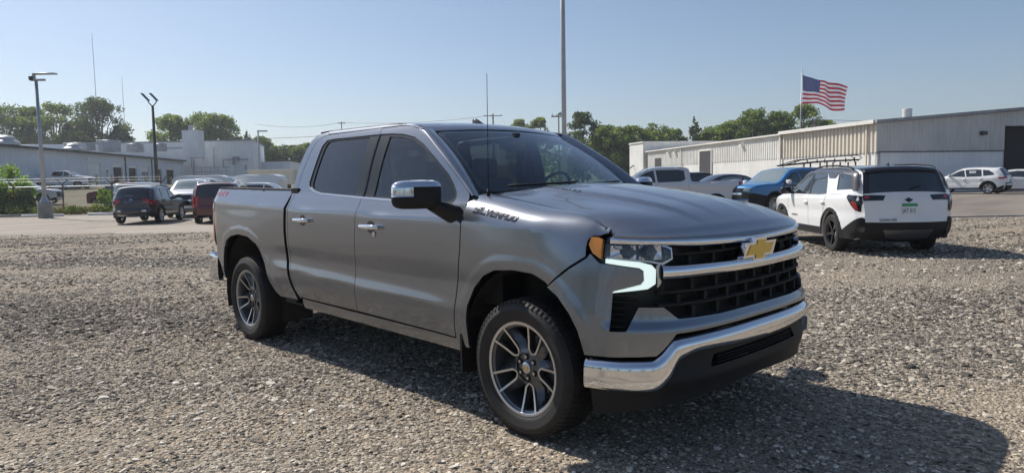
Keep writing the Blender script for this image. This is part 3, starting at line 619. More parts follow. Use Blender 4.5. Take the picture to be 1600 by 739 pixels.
def ubox(cx, ax, hl, hd_, hh, zr, n=20, m_=12, p=4.5, zcut=None):
    """rounded slab: long axis ax (unit xy), half sizes; zr=(lo,hi) part of the height range to keep"""
    ay = Vector((-ax.y, ax.x, 0)); rows = []
    for i in range(m_ + 1):
        v = math.sin(math.pi / 2 * (-1 + 2 * i / m_)); v = max(zr[0], min(zr[1], v)); r = (1 - abs(v)**p)**(1 / p) if abs(v) < 1 else 0
        rows.append([])
        for j in range(n):
            a = 2 * math.pi * j / n; c, s = math.cos(a), math.sin(a); e = (abs(c)**3.2 + abs(s)**3.2)**(-1 / 3.2)
            q = Vector(cx) + ax * (c * e * hl * max(r, .02)) + ay * (s * e * hd_ * max(r, .02)) + Vector((0, 0, hh * v)); rows[-1].append(tuple(q))
    return rows
for sg in (-1, 1):
    ax = Vector((-.50, .86 * sg, 0)).normalized(); c = Vector((-.735, sg * 1.19, 1.400))
    base = ubox(c, ax, .155, .070, .088, (-1, .56)); mr = grid('door_mirror', base, M['black'], T, closed=True, sharp=60)
    grid('mirror_cap', ubox(c + Vector((.004, 0, 0)), ax, .159, .074, .091, (.55, 1)), M['chrome'], mr, closed=True, sharp=60)
    sh_ = ubox(c + Vector((.004, 0, 0)), ax, .158, .073, .089, (-.12, .60), n=40); ks = [j for j in range(40) if math.cos(2 * math.pi * j / 40) > .15]; ks = [j for j in ks if j >= 20] + [j for j in ks if j < 20]
    grid('mirror_cap', [[r_[j] for j in ks] for r_ in sh_], M['chrome'], mr)
    a0 = c - ax * .08 + Vector((0, 0, -.06)); rows = []
    for t in np.linspace(0, 1, 6):
        q = a0.lerp(Vector((-.60, sg * .985, 1.262)), t); wx = .055 + .025 * t; wz = .035 + .035 * t
        rows.append([(q.x + wx * math.cos(a), q.y, q.z + wz * math.sin(a)) for a in np.linspace(0, 2 * math.pi, 13)[:-1]])
    grid('mirror_arm', rows, M['black'], mr, closed=True)
    nb = Vector((ax.y * sg, -ax.x * sg, 0)); nb = nb if nb.x < 0 else -nb; g0 = c + nb * .0705
    MB().prism([tuple(g0 + ax * u + Vector((0, 0, v))) for u, v in ((-.125, -.065), (.125, -.065), (.125, .065), (-.125, .065))], tuple(nb * .002)).build('mirror_glass', M['chrome'], mr)
    panel('mirror_sail', [(-.70,1.20),(-.53,1.17),(-.515,1.27),(-.54,1.335),(-.70,1.325)], side, M['black'], mr, off=.004, thick=.01, mir=(sg > 0)) if False else None
GL = dict(S=[[(1,1),(0,1),(0,.5),(1,.5),(1,0),(0,0)]], I=[[(.5,1),(.5,0)]], L=[[(0,1),(0,0),(1,0)]], V=[[(0,1),(.5,0),(1,1)]], E=[[(1,1),(0,1),(0,0),(1,0)],[(0,.5),(.9,.5)]], R=[[(0,0),(0,1),(1,1),(1,.5),(0,.5)],[(.45,.5),(1,0)]], A=[[(0,0),(0,.7),(.3,1),(1,1),(1,0)],[(0,.42),(1,.42)]], D=[[(0,0),(0,1),(.75,1),(1,.75),(1,.25),(.75,0),(0,0)]], O=[[(0,.2),(0,.8),(.2,1),(.8,1),(1,.8),(1,.2),(.8,0),(.2,0),(0,.2)]])
def block_text(s, f, u0, v0, w_, h_, gap, th, hi, m, parent, slope=0, shear=.25, name='letter', out=(0, -1, 0), mir=False):
    u = u0
    for ch in s:
        lw = w_ * (.3 if ch == 'I' else 1); mb = MB()
        for L_ in GL[ch]:
            for (a, b), (c, d) in zip(L_[:-1], L_[1:]):
                A = np.array([a * lw if ch != 'I' else lw / 2, b * h_]); B_ = np.array([c * lw if ch != 'I' else lw / 2, d * h_]); dr2 = (B_ - A) / (np.hypot(*(B_ - A)) + 1e-9); n2 = np.array([-dr2[1], dr2[0]]) * th / 2; A = A - dr2 * th / 2; B_ = B_ + dr2 * th / 2; V = []
                for lift in (0, hi):
                    for q in (A + n2, A - n2, B_ - n2, B_ + n2):
                        uu, vv = u + q[0] + shear * q[1], v0 + q[1] + slope * (u + q[0] - u0); P0 = np.array([float(x) for x in f(uu, vv)]); e1 = np.array([float(x) for x in f(uu + .003, vv)]) - P0; e2 = np.array([float(x) for x in f(uu, vv + .003)]) - P0; n3 = np.cross(e1, e2); n3 /= np.linalg.norm(n3); n3 *= np.sign(n3 @ np.array(out)); V.append(tuple(P0 + n3 * (lift + .0005)))
                mb.add(V, [(4,5,6,7),(0,4,7,3),(1,2,6,5),(0,1,5,4),(2,3,7,6)])
        if mir: mb.V = [(x, -y, z) for x, y, z in mb.V]
        mb.build(name, m, parent); u += lw + gap
block_text('SILVERADO', fend, -.425, 1.288, .0345, .040, .0115, .0098, .003, M['txt_dark'], fe[0], slope=-.095)
o4 = text_on('decal', '4X4', side, -4.52, 1.385, .075, M['txt_red'], T, shear=.25, sx=2.1, off=.001, depth=.001, slope=-.02)
# ---- wheels
def lug(r, n): return [(r * math.cos(2 * math.pi * k / n), r * math.sin(2 * math.pi * k / n)) for k in range(n)]
def truck_wheel():
    w_ = empty('wheel')
    ty = lathe('tyre', [(.262,.10),(.285,.128),(.34,.137),(.375,.128),(.392,.108),(.396,.06),(.397,0),(.396,-.06),(.392,-.108),(.375,-.128),(.352,-.136),(.348,-.139),(.335,-.140),(.331,-.1375),(.30,-.136),(.285,-.128),(.266,-.112)], M['rubber'], w_, n=72)
    mb = MB(); nb = 68
    for row, (y0, y1, sh) in enumerate(((-.118,-.072,0),(-.062,-.022,.5),(-.014,.014,0),(.022,.062,.5),(.072,.118,0))):
        for k in range(nb):
            a = 2 * math.pi * (k + sh) / nb; b = a + 2 * math.pi / nb * .84; sk = .014 * (1 if row % 2 else -1); V = []
            for lo in (1, 0):
                for aa, yy in ((a, y0), (b, y0), (b + sk, y1), (a + sk, y1)):
                    r = .388 if lo else (.4025 if abs(yy) < .08 else .3945); V.append((r * math.cos(aa), yy, r * math.sin(aa)))
            mb.add(V, [(4, 5, 6, 7), (0, 4, 7, 3), (1, 2, 6, 5), (0, 1, 5, 4), (3, 7, 6, 2)])
    tag(mb.build('tread', M['rubber'], ty), kind='stuff')
    mb = MB()
    for k in range(68):
        a = 2 * math.pi * k / 68
        V = [(r * math.cos(a + d), y, r * math.sin(a + d)) for r, y in ((.374,-.1315),(.388,-.1175),(.3945,-.112)) for d in (0, .045)]
        V2 = [(x * 1.002, y - .0025, z * 1.002) for x, y, z in V]; V = V + V2
        mb.add(V, [(6,7,9,8),(8,9,11,10),(0,6,8,2),(2,8,10,4),(1,3,9,7),(3,5,11,9),(0,1,7,6)])
    tag(mb.build('shoulder_lugs', M['rubber'], ty), kind='stuff')
    rim = lathe('rim', [(.235,.12),(.235,-.06),(.243,-.10),(.258,-.108),(.266,-.114)], M['alloy_dark'], w_, n=60)
    lathe('rim_lip', [(.2545,-.108),(.2555,-.118),(.262,-.1215),(.2725,-.121),(.2745,-.116),(.268,-.108)], M['alloy'], rim, n=72)
    lathe('brake_disc', [(.0,-.01),(.10,-.01),(.10,.01),(.17,.01),(.17,.03)], M['galv'], w_, n=40)
    MB().box((.12, .02, .06), (.10, .08, .14)).build('brake_caliper', M['dark'], w_)
    lathe('hub', [(.0,-.078),(.030,-.078),(.037,-.074),(.045,-.066),(.085,-.064),(.098,-.058),(.104,-.04),(.104,-.01)], M['alloy_dark'], rim, n=36)
    def pt(r, a, y): return (r * math.cos(a), y, r * math.sin(a))
    def wy(r): return -.072 - .042 * max(0, (r - .09) / .168)**1.4
    def half(r): return R_(11.5) * (min(1, max(0, (r - .098) / .022)))**.5       # half opening of the window
    for k in range(5):
        th = R_(72 * k + 65); c = th + R_(36)                            # middle of a window; the forked spoke sits beside it
        for sg in (-1, 1):
            rows = []
            for r in (.086, .099, .103, .109, .12, .135, .15, .17, .20, .23, .258):
                a0 = c - sg * (R_(36) - half(r)); q = max(0, (r - .125) / .133); gp = R_(19) * q**.7; a1 = c - sg * gp; y = wy(r); e = .010 / r * sg
                am = a0 + e + (a1 - a0 - e) * .5; dp = .05 * min(1, max(0, (r - .095) / .05))
                rows.append([pt(r, a0, y + .05), pt(r, a0, y + .001), pt(r, a0 + e, y), pt(r, a0 + e * 1.25, y + .3 * dp), pt(r, am, y + .62 * dp), pt(r, a1, y + dp), pt(r, a1, y + dp + .02)])
            grid('spoke', rows, M['alloy_dark'], rim, sharp=30)
        path = [(r, -1) for r in (.2585, .23, .20, .17, .15, .135, .12, .109, .102)] + [(.0975, 0)] + [(r, 1) for r in (.102, .109, .12, .135, .15, .17, .20, .23, .2585)]
        rows = []
        for r, sg in path:
            h = half(r) * sg; y = wy(r) - .0015; wd = .0125 / r * sg; rr_ = 0 if sg else -.0095
            rows.append([pt(r, th + h * .97, y + .03), pt(r, th + h * .98, y), pt(r + rr_, th + h + wd, y - .0005), pt(r + rr_, th + h + wd * 1.05, y + .006)])
        grid('spoke_edge', rows, M['alloy'], rim, sharp=45)
    for k in range(6):
        an = R_(60 * k + 35); nx, nz = .062 * math.cos(an), .062 * math.sin(an)
        lathe('nut_recess', [(.0,-.0650),(.017,-.0655),(.019,-.0665)], M['dark'], rim, n=14).location = (nx, -.001, nz)
        mb = MB(); mb.prism([(nx + .010 * math.cos(a), -.064, nz + .010 * math.sin(a)) for a in np.linspace(0, 2 * math.pi, 7)[:-1]], (0, -.014, 0)); mb.build('lug_nut', M['satin'], rim)
    cp = lathe('hub_cap', [(0,-.086),(.028,-.086),(.034,-.082),(.036,-.074)], M['satin'], rim, n=30)
    panel('cap_emblem', [(x * .12, z * .12 - .004) for x, z in [(-.16,-.02),(-.06,-.02),(-.06,-.065),(.05,-.065),(.05,-.02),(.12,-.02),(.16,.05),(.06,.05),(.06,.095),(-.05,.095),(-.05,.05),(-.12,.05)]], lambda u, v: (u, -.0875 + 0 * u, v), M['gold'], cp, ru=.01, rv=.01, thick=.001)
    return w_
W0 = truck_wheel(); W0.parent = T; W0.location = (0, -.905, .403)
for x, y, rz, ry in ((-3.745, -.905, 0, .22), (0, .905, math.pi, .4), (-3.745, .905, math.pi, 1.0)):
    c = copy_tree(W0, T); c.location = (x, y, .403); c.rotation_euler = (0, ry, rz)
# ---- cabin
mb = MB(); mb.box((-.93, 0, 1.16), (.34, 1.70, .34)); ob = mb.build('dashboard', M['interior'], T); bevel(ob, .05, 3)
def seat(x, y, wd):
    s_ = empty('seat', (x, y, 0)); s_.parent = T
    o = MB().box((.0, 0, .88), (.50, wd, .16)).build('seat_base', M['seat'], s_); bevel(o, .05, 2)
    V = MB(); V.box((-.30, 0, 1.20), (.14, wd, .62)); o = V.build('backrest', M['seat'], s_); bevel(o, .05, 3); o.rotation_euler = (0, -.0, 0)
    for yy in ([0] if wd < .8 else [-.42, .42]):
        o = MB().box((-.33, yy, 1.60), (.10, .26, .17)).build('headrest', M['seat'], s_); bevel(o, .04, 3)
    return s_
seat(-1.55, .40, .54); seat(-1.55, -.40, .54); seat(-2.35, 0, 1.45)
sw = empty('steering_wheel', (-1.08, .42, 1.37)); sw.parent = T; sw.rotation_euler = (0, R_(-62), 0)
mb = MB(); mb.tube([(.19 * math.cos(a), .19 * math.sin(a), 0) for a in np.linspace(0, 2 * math.pi, 33)], .014, 8, cap=False); mb.build('wheel_rim', M['interior'], sw, smooth=True)
mb = MB(); mb.box((0, 0, -.01), (.12, .14, .05)); mb.box((0, 0, 0), (.03, .36, .02)); mb.box((-.1, 0, 0), (.18, .03, .02)); mb.build('wheel_hub', M['interior'], sw)
mb = MB(); mb.box((-1.10, 0, 1.755), (.02, .27, .075)); mb.box((-1.07, 0, 1.81), (.06, .05, .06)); mb.build('rearview_mirror', M['interior'], T)
# ================================================================== ground
def N(t, k, **kw):
    n = t.nodes.new(k)
    for a, b in kw.items(): setattr(n, a, b)
    return n
def ramp(t, src, stops):
    r = N(t, 'ShaderNodeValToRGB'); e = r.color_ramp.elements
    while len(e) > 1: e.remove(e[0])
    e[0].position = stops[0][0]; e[0].color = (*stops[0][1], 1)
    for p_, c in stops[1:]: q = e.new(p_); q.color = (*c, 1)
    t.links.new(src, r.inputs[0]); return r.outputs[0]
def gravelmat():
    m, t, b = newmat('gravel'); inp(b, 'Roughness', .95); inp(b, 'Specular IOR Level', .2)
    tc = N(t, 'ShaderNodeTexCoord').outputs['Object']
    v = N(t, 'ShaderNodeTexVoronoi'); v.inputs['Scale'].default_value = 42; t.links.new(tc, v.inputs['Vector'])
    v2 = N(t, 'ShaderNodeTexVoronoi'); v2.inputs['Scale'].default_value = 90; t.links.new(tc, v2.inputs['Vector'])
    sep = N(t, 'ShaderNodeSeparateColor'); t.links.new(v.outputs['Color'], sep.inputs[0])
    c1 = ramp(t, sep.outputs[0], [(0, (.09,.078,.066)), (.35, (.24,.205,.165)), (.7, (.42,.355,.28)), (.93, (.58,.51,.41)), (1, (.72,.66,.56))])
    sep2 = N(t, 'ShaderNodeSeparateColor'); t.links.new(v2.outputs['Color'], sep2.inputs[0])
    c2 = ramp(t, sep2.outputs[1], [(0, (.20,.17,.137)), (.6, (.36,.31,.245)), (1, (.52,.455,.365))])
    mp = N(t, 'ShaderNodeMapping'); mp.inputs['Rotation'].default_value = (0, 0, R_(-38)); mp.inputs['Scale'].default_value = (.35, .09, 1); t.links.new(tc, mp.inputs[0])
    n = N(t, 'ShaderNodeTexNoise'); n.inputs['Scale'].default_value = 2.2; n.inputs['Detail'].default_value = 5; t.links.new(mp.outputs[0], n.inputs['Vector'])
    n1 = N(t, 'ShaderNodeTexNoise'); n1.inputs['Scale'].default_value = 1.1; n1.inputs['Detail'].default_value = 7; t.links.new(tc, n1.inputs['Vector'])
    mx = N(t, 'ShaderNodeMixRGB'); t.links.new(ramp(t, n1.outputs[0], [(.35, (0,0,0)), (.65, (1,1,1))]), mx.inputs[0]); t.links.new(c1, mx.inputs[1]); t.links.new(c2, mx.inputs[2])
    m2 = N(t, 'ShaderNodeMixRGB', blend_type='MULTIPLY'); m2.inputs[0].default_value = 1; t.links.new(mx.outputs[0], m2.inputs[1])
    t.links.new(ramp(t, n.outputs[0], [(.36, (.66,.66,.67)), (.5, (.93,.92,.90)), (.62, (1.0,.96,.90))]), m2.inputs[2])
    t.links.new(m2.outputs[0], b.inputs['Base Color'])
    bp = N(t, 'ShaderNodeBump'); bp.inputs['Strength'].default_value = .9; bp.inputs['Distance'].default_value = .02; bp.invert = True
    ad = N(t, 'ShaderNodeMath', operation='MULTIPLY_ADD'); ad.inputs[1].default_value = .4; t.links.new(v2.outputs['Distance'], ad.inputs[0]); t.links.new(v.outputs['Distance'], ad.inputs[2])
    t.links.new(ad.outputs[0], bp.inputs['Height']); t.links.new(bp.outputs[0], b.inputs['Normal']); return m
def asphaltmat(name, c0, c1, crack=.4):
    m, t, b = newmat(name); inp(b, 'Roughness', .92); inp(b, 'Specular IOR Level', .25)
    tc = N(t, 'ShaderNodeTexCoord').outputs['Object']
    mp = N(t, 'ShaderNodeMapping'); mp.inputs['Rotation'].default_value = (0, 0, R_(-44)); mp.inputs['Scale'].default_value = (.25, .06, 1); t.links.new(tc, mp.inputs[0])
    n = N(t, 'ShaderNodeTexNoise'); n.inputs['Scale'].default_value = 1.6; n.inputs['Detail'].default_value = 8; t.links.new(mp.outputs[0], n.inputs['Vector'])
    n2 = N(t, 'ShaderNodeTexNoise'); n2.inputs['Scale'].default_value = 30; n2.inputs['Detail'].default_value = 3; t.links.new(tc, n2.inputs['Vector'])
    c = ramp(t, n.outputs[0], [(.3, c0), (.55, c1), (.75, tuple(x * 1.15 for x in c1))])
    m2 = N(t, 'ShaderNodeMixRGB', blend_type='MULTIPLY'); m2.inputs[0].default_value = 1; t.links.new(c, m2.inputs[1]); t.links.new(ramp(t, n2.outputs[0], [(.3, (.75,.75,.75)), (.7, (1.05,1.05,1.05))]), m2.inputs[2])
    v = N(t, 'ShaderNodeTexVoronoi', feature='DISTANCE_TO_EDGE'); v.inputs['Scale'].default_value = .22; nz = N(t, 'ShaderNodeTexNoise'); nz.inputs['Scale'].default_value = .8; nz.inputs['Detail'].default_value = 5
    t.links.new(tc, nz.inputs['Vector']); va = N(t, 'ShaderNodeVectorMath', operation='MULTIPLY_ADD'); va.inputs[1].default_value = (2.5, 2.5, 0); t.links.new(nz.outputs['Color'], va.inputs[0]); t.links.new(tc, va.inputs[2]); t.links.new(va.outputs[0], v.inputs['Vector'])
    m3 = N(t, 'ShaderNodeMixRGB', blend_type='MULTIPLY'); m3.inputs[0].default_value = crack; t.links.new(m2.outputs[0], m3.inputs[1]); t.links.new(ramp(t, v.outputs['Distance'], [(0, (.2,.2,.2)), (.012, (1,1,1))]), m3.inputs[2])
    t.links.new(m3.outputs[0], b.inputs['Base Color']); return m
M['gravel'] = gravelmat()
M['asphalt'] = asphaltmat('old_asphalt', (.16,.14,.12), (.26,.225,.19))
M['lot'] = asphaltmat('dusty_asphalt', (.26,.225,.185), (.38,.335,.28))
M['earth'] = asphaltmat('dry_earth', (.12,.12,.07), (.22,.19,.13), 0)
def sheet(name, la, de, m, dz=0.0, fn=None):
    la = np.asarray(la); de = np.asarray(de); A, D = np.meshgrid(la, de); z = g(A, D) + dz + (fn(A, D) if fn else 0)
    Q = np.stack([CC.x + _rh.x * A + _fh.x * D, CC.y + _rh.y * A + _fh.y * D, z], 2)
    return tag(grid(name, Q[:, ::-1], m), kind='structure')
sheet('ground', np.concatenate([[-1500,-600,-300], np.arange(-160, 161, 4), [300,600,1500]]), np.concatenate([[-600,-200,-60], np.arange(-24, 24, 4), np.arange(24, 130, 3), [160,220,400,900,1800]]), M['earth'], -.03)
def edge(A): return 23.3 + .45 * np.sin(A * .33) + .3 * np.sin(A * 1.27 + 1) + .2 * np.sin(A * 3.9)
def patch(A, D):
    """0 = worn down to fines, 1 = thick loose stone; long along the lot"""
    return np.clip(.5 + .30 * np.sin(D * 1.05 + 1.3 * np.sin(A * .31 + 1) + .5 * np.sin(A * .9)) + .22 * np.sin(D * 2.3 - .9 * np.sin(A * .53) + 2) + .16 * np.sin(A * .8 + D * .6) + .10 * np.sin(A * 2.1 - D * 3.7), 0, 1)
def bumpy(A, D):
    r = .012 * np.sin(A * 1.7 + 2 * np.sin(D * .9)) * np.sin(D * 2.1 + 1.3 * np.sin(A * .7)) + .006 * np.sin(A * 5.1 + D * 3.3) * np.sin(D * 6.3 - A * 2.2)
    r2 = .018 * np.exp(-((D - 7.5 - .10 * A - .8 * np.sin(A * .25)) / .18)**2) + .015 * np.exp(-((D - 9.6 - .12 * A) / .2)**2) - .012 * np.exp(-((D - 8.4 - .11 * A) / .5)**2)
    X = CC.x + _rh.x * A + _fh.x * D; Y = CC.y + _rh.y * A + _fh.y * D
    keep = 1 - .8 * np.exp(-(np.maximum(0, np.abs(X + 1.9) - 2.6)**2 + np.maximum(0, np.abs(Y) - 1.3)**2) / .25)
    return (r + r2) * keep - .006
def lotsheet():
    la = np.concatenate([np.arange(-60, -14, .5), np.arange(-14, 14, .16), np.arange(14, 61, .5)]); de = np.concatenate([[-60,-30,-12], np.arange(-4, 1.5, .5), np.arange(1.5, 14, .13), np.arange(14, 22.0, .5)])
    A, D = np.meshgrid(la, np.concatenate([de, [1, 1]])); D[-2] = edge(A[-2]) - .6; D[-1] = edge(A[-1]); z = g(A, D) + bumpy(A, D) + .008; z[-1] = g(A[-1], D[-1]) - .02
    return tag(grid('gravel_lot', np.stack([CC.x + _rh.x * A + _fh.x * D, CC.y + _rh.y * A + _fh.y * D, z], 2)[:, ::-1], M['gravel']), kind='structure')
lotsheet()
sheet('parking_lot', np.arange(-90, 4.1, 2), np.concatenate([[20.5], np.arange(22, 43.1, 1.0)]), M['lot'], -.012)
sheet('service_road', np.arange(4, 91, 2), np.concatenate([[20.5], np.arange(22, 60.1, 1.0)]), M['asphalt'], -.012)
mb = MB()
for k in range(26):
    a = 9 + k * 1.5; c = P(a + .74, 23.75 + .1 * math.sin(k)); mb = MB(); mb.box((c.x, c.y, c.z + .005), (1.48, .26, .05), H(0)); o = mb.build('kerb_stone', M['concrete'])
    o['kind'] = 'structure'
# loose stones
def stones():
    m, t, b = newmat('loose_stone'); inp(b, 'Roughness', .9); inp(b, 'Specular IOR Level', .25)
    at = N(t, 'ShaderNodeAttribute'); at.attribute_type = 'INSTANCER'; at.attribute_name = 'tone'
    t.links.new(ramp(t, at.outputs['Fac'], [(0, (.055,.051,.047)), (.25, (.135,.121,.103)), (.52, (.29,.255,.21)), (.80, (.54,.475,.385)), (1, (.80,.74,.64))]), b.inputs['Base Color'])
    pts = []
    for d0, d1, dens, s0 in ((1.6, 4.2, 6000, .0060), (4.2, 6.5, 5400, .0063), (6.5, 10, 2300, .0076), (10, 15, 560, .0115), (15, 23, 140, .015)):
        w0 = .84 * d1 + 1.2; n = int((d1 - d0) * 2 * w0 * dens); D = RNG.uniform(d0, d1, n); A = RNG.uniform(-w0, w0, n)
        k = np.abs(A) < .80 * D + 1.2; D, A = D[k], A[k]
        # sparser in worn tracks
        pch = patch(A, D); k = RNG.random(len(D)) < .16 + 1.0 * pch**1.3
        D, A = D[k], A[k]; s = s0 * np.exp(RNG.normal(0, .48, len(D))); s = np.clip(s * (.82 + .35 * patch(A, D)), .003, .032); pts.append(np.stack([A, D, s, np.clip(RNG.beta(1.8, 1.9, len(D)) + .17 * (.5 - patch(A, D)) + .06 * np.sin(A * .45 + 2 * np.sin(D * .35)), 0, 1)], 1))
    Q = np.concatenate(pts); A, D, s, tone = Q.T
    X = CC.x + _rh.x * A + _fh.x * D; Y = CC.y + _rh.y * A + _fh.y * D; Z = g(A, D) + bumpy(A, D) + .008 + s * .22
    me = bpy.data.meshes.new('loose_stones'); me.vertices.add(len(X)); me.vertices.foreach_set('co', np.stack([X, Y, Z], 1).astype(np.float32).ravel())
    for nm, arr in (('sc', s), ('tone', tone)): a = me.attributes.new(nm, 'FLOAT', 'POINT'); a.data.foreach_set('value', arr.astype(np.float32))
    o = link(bpy.data.objects.new('loose_stones', me)); o['kind'] = 'stuff'; print('stones', len(X))
    ng = bpy.data.node_groups.new('scatter_stones', 'GeometryNodeTree')
    ng.interface.new_socket('Geometry', in_out='INPUT', socket_type='NodeSocketGeometry'); ng.interface.new_socket('Geometry', in_out='OUTPUT', socket_type='NodeSocketGeometry')
    gi = ng.nodes.new('NodeGroupInput'); go = ng.nodes.new('NodeGroupOutput'); L = ng.links.new
    jo = ng.nodes.new('GeometryNodeJoinGeometry')
    for k in range(7):
        ic = ng.nodes.new('GeometryNodeMeshIcoSphere'); ic.inputs['Radius'].default_value = 1; ic.inputs['Subdivisions'].default_value = 1 if k % 2 else 2
        nz = ng.nodes.new('ShaderNodeTexNoise'); nz.noise_dimensions = '4D'; nz.inputs['W'].default_value = k * 3.7; nz.inputs['Scale'].default_value = .9; nz.inputs['Detail'].default_value = 1
        vm = ng.nodes.new('ShaderNodeVectorMath'); vm.operation = 'MULTIPLY_ADD'; vm.inputs[1].default_value = (2.3, 2.3, 1.6); vm.inputs[2].default_value = (-1.15, -1.15, -.8)
        sp = ng.nodes.new('GeometryNodeSetPosition'); tr = ng.nodes.new('GeometryNodeTransform'); tr.inputs['Scale'].default_value = (1.25, .85 + .05 * k, .40 + .05 * (k % 4))
        sm = ng.nodes.new('GeometryNodeSetMaterial'); sm.inputs['Material'].default_value = m; gt = ng.nodes.new('GeometryNodeGeometryToInstance')
        ss = ng.nodes.new('GeometryNodeSetShadeSmooth'); ss.inputs['Shade Smooth'].default_value = False
        L(ic.outputs[0], sp.inputs[0]); L(nz.outputs['Color'], vm.inputs[0]); L(vm.outputs[0], sp.inputs['Offset']); L(sp.outputs[0], tr.inputs[0]); L(tr.outputs[0], ss.inputs[0]); L(ss.outputs[0], sm.inputs[0]); L(sm.outputs[0], gt.inputs[0]); L(gt.outputs[0], jo.inputs[0])
    ip = ng.nodes.new('GeometryNodeInstanceOnPoints'); ip.inputs['Pick Instance'].default_value = True
    na = ng.nodes.new('GeometryNodeInputNamedAttribute'); na.data_type = 'FLOAT'; na.inputs['Name'].default_value = 'sc'
    rv = ng.nodes.new('FunctionNodeRandomValue'); rv.data_type = 'FLOAT_VECTOR'; rv.inputs[0].default_value = (-.32, -.32, 0); rv.inputs[1].default_value = (.32, .32, 6.28)
    L(gi.outputs[0], ip.inputs['Points']); L(jo.outputs[0], ip.inputs['Instance']); L(na.outputs['Attribute'], ip.inputs['Scale']); L(rv.outputs[0], ip.inputs['Rotation']); L(ip.outputs[0], go.inputs[0])
    md = o.modifiers.new('scatter', 'NODES'); md.node_group = ng
stones()
# ================================================================== other vehicles
def outline(top, n=5):
    """top: (x, z, tag, bulge) from front bottom over the roof to rear bottom -> dense smooth polyline with normals"""
    A = np.array([(x, z, b) for x, z, _, b in top], float); D = []; tg_ = []
    ext = [2 * A[0] - A[1]] + list(A) + [2 * A[-1] - A[-2]]
    for i in range(1, len(ext) - 2):
        a, b, c, d = ext[i - 1:i + 3]; L1_, L2_, L3_ = (max(1e-3, np.hypot(*(q[:2] - p[:2]))) for p, q in ((a, b), (b, c), (c, d)))
        m1 = (c - b) / L2_ * .5 + (b - a) / L1_ * .5; m2 = (d - c) / L3_ * .5 + (c - b) / L2_ * .5
        k = n if L2_ > .12 else 3
        for j in range(k):
            t = j / k; D.append((2*t**3-3*t**2+1)*b + (t**3-2*t**2+t)*L2_*m1 + (-2*t**3+3*t**2)*c + (t**3-t**2)*L2_*m2); tg_.append(top[i - 1][2])
    D.append(A[-1]); tg_.append(top[-1][2]); return np.array(D), tg_
def car_wheel(R, wd, rimc, style, n=30):
    w_ = empty('wheel'); rr_ = R * .68
    lathe('tyre', [(rr_, wd*.42),(R*.82, wd*.5),(R*.95, wd*.46),(R, wd*.34),(R,-wd*.34),(R*.95,-wd*.46),(R*.82,-wd*.5),(rr_,-wd*.44)], M['rubber'], w_, n=n)
    rim = lathe('rim', [(R*.60, wd*.3),(R*.60,-wd*.30),(R*.66,-wd*.44),(R*.70,-wd*.45)], rimc, w_, n=n)
    mb = MB(); k_ = style
    for k in range(k_):
        a = 2 * math.pi * k / k_ + .3; h0, h1 = .24 * 5 / k_ + .06, .20 * 5 / k_; y = -wd * .36
        V = [(r * math.cos(a + d), yy, r * math.sin(a + d)) for r, d, yy in ((R*.10,-h0*2,y+.02),(R*.10,h0*2,y+.02),(R*.64,h1*.55,y-.008),(R*.64,-h1*.55,y-.008))]
        V2 = [(x * 1.0, yy + .035, z) for x, yy, z in V]; mb.add(V + V2, [(3,2,1,0),(0,1,5,4),(1,2,6,5),(3,7,6,2),(0,4,7,3)])
    mb.add(*(lambda L: (L, [tuple(range(11, -1, -1))]))([(R*.16*math.cos(t), -wd*.36+.005, R*.16*math.sin(t)) for t in np.linspace(0, 2*math.pi, 13)[:-1]]))
    mb.build('spokes', rimc, rim)
    lathe('brake_disc', [(.0, .0),(R*.42, .0),(R*.42,.02)], M['galv'], w_, n=20); return w_
WH = {}
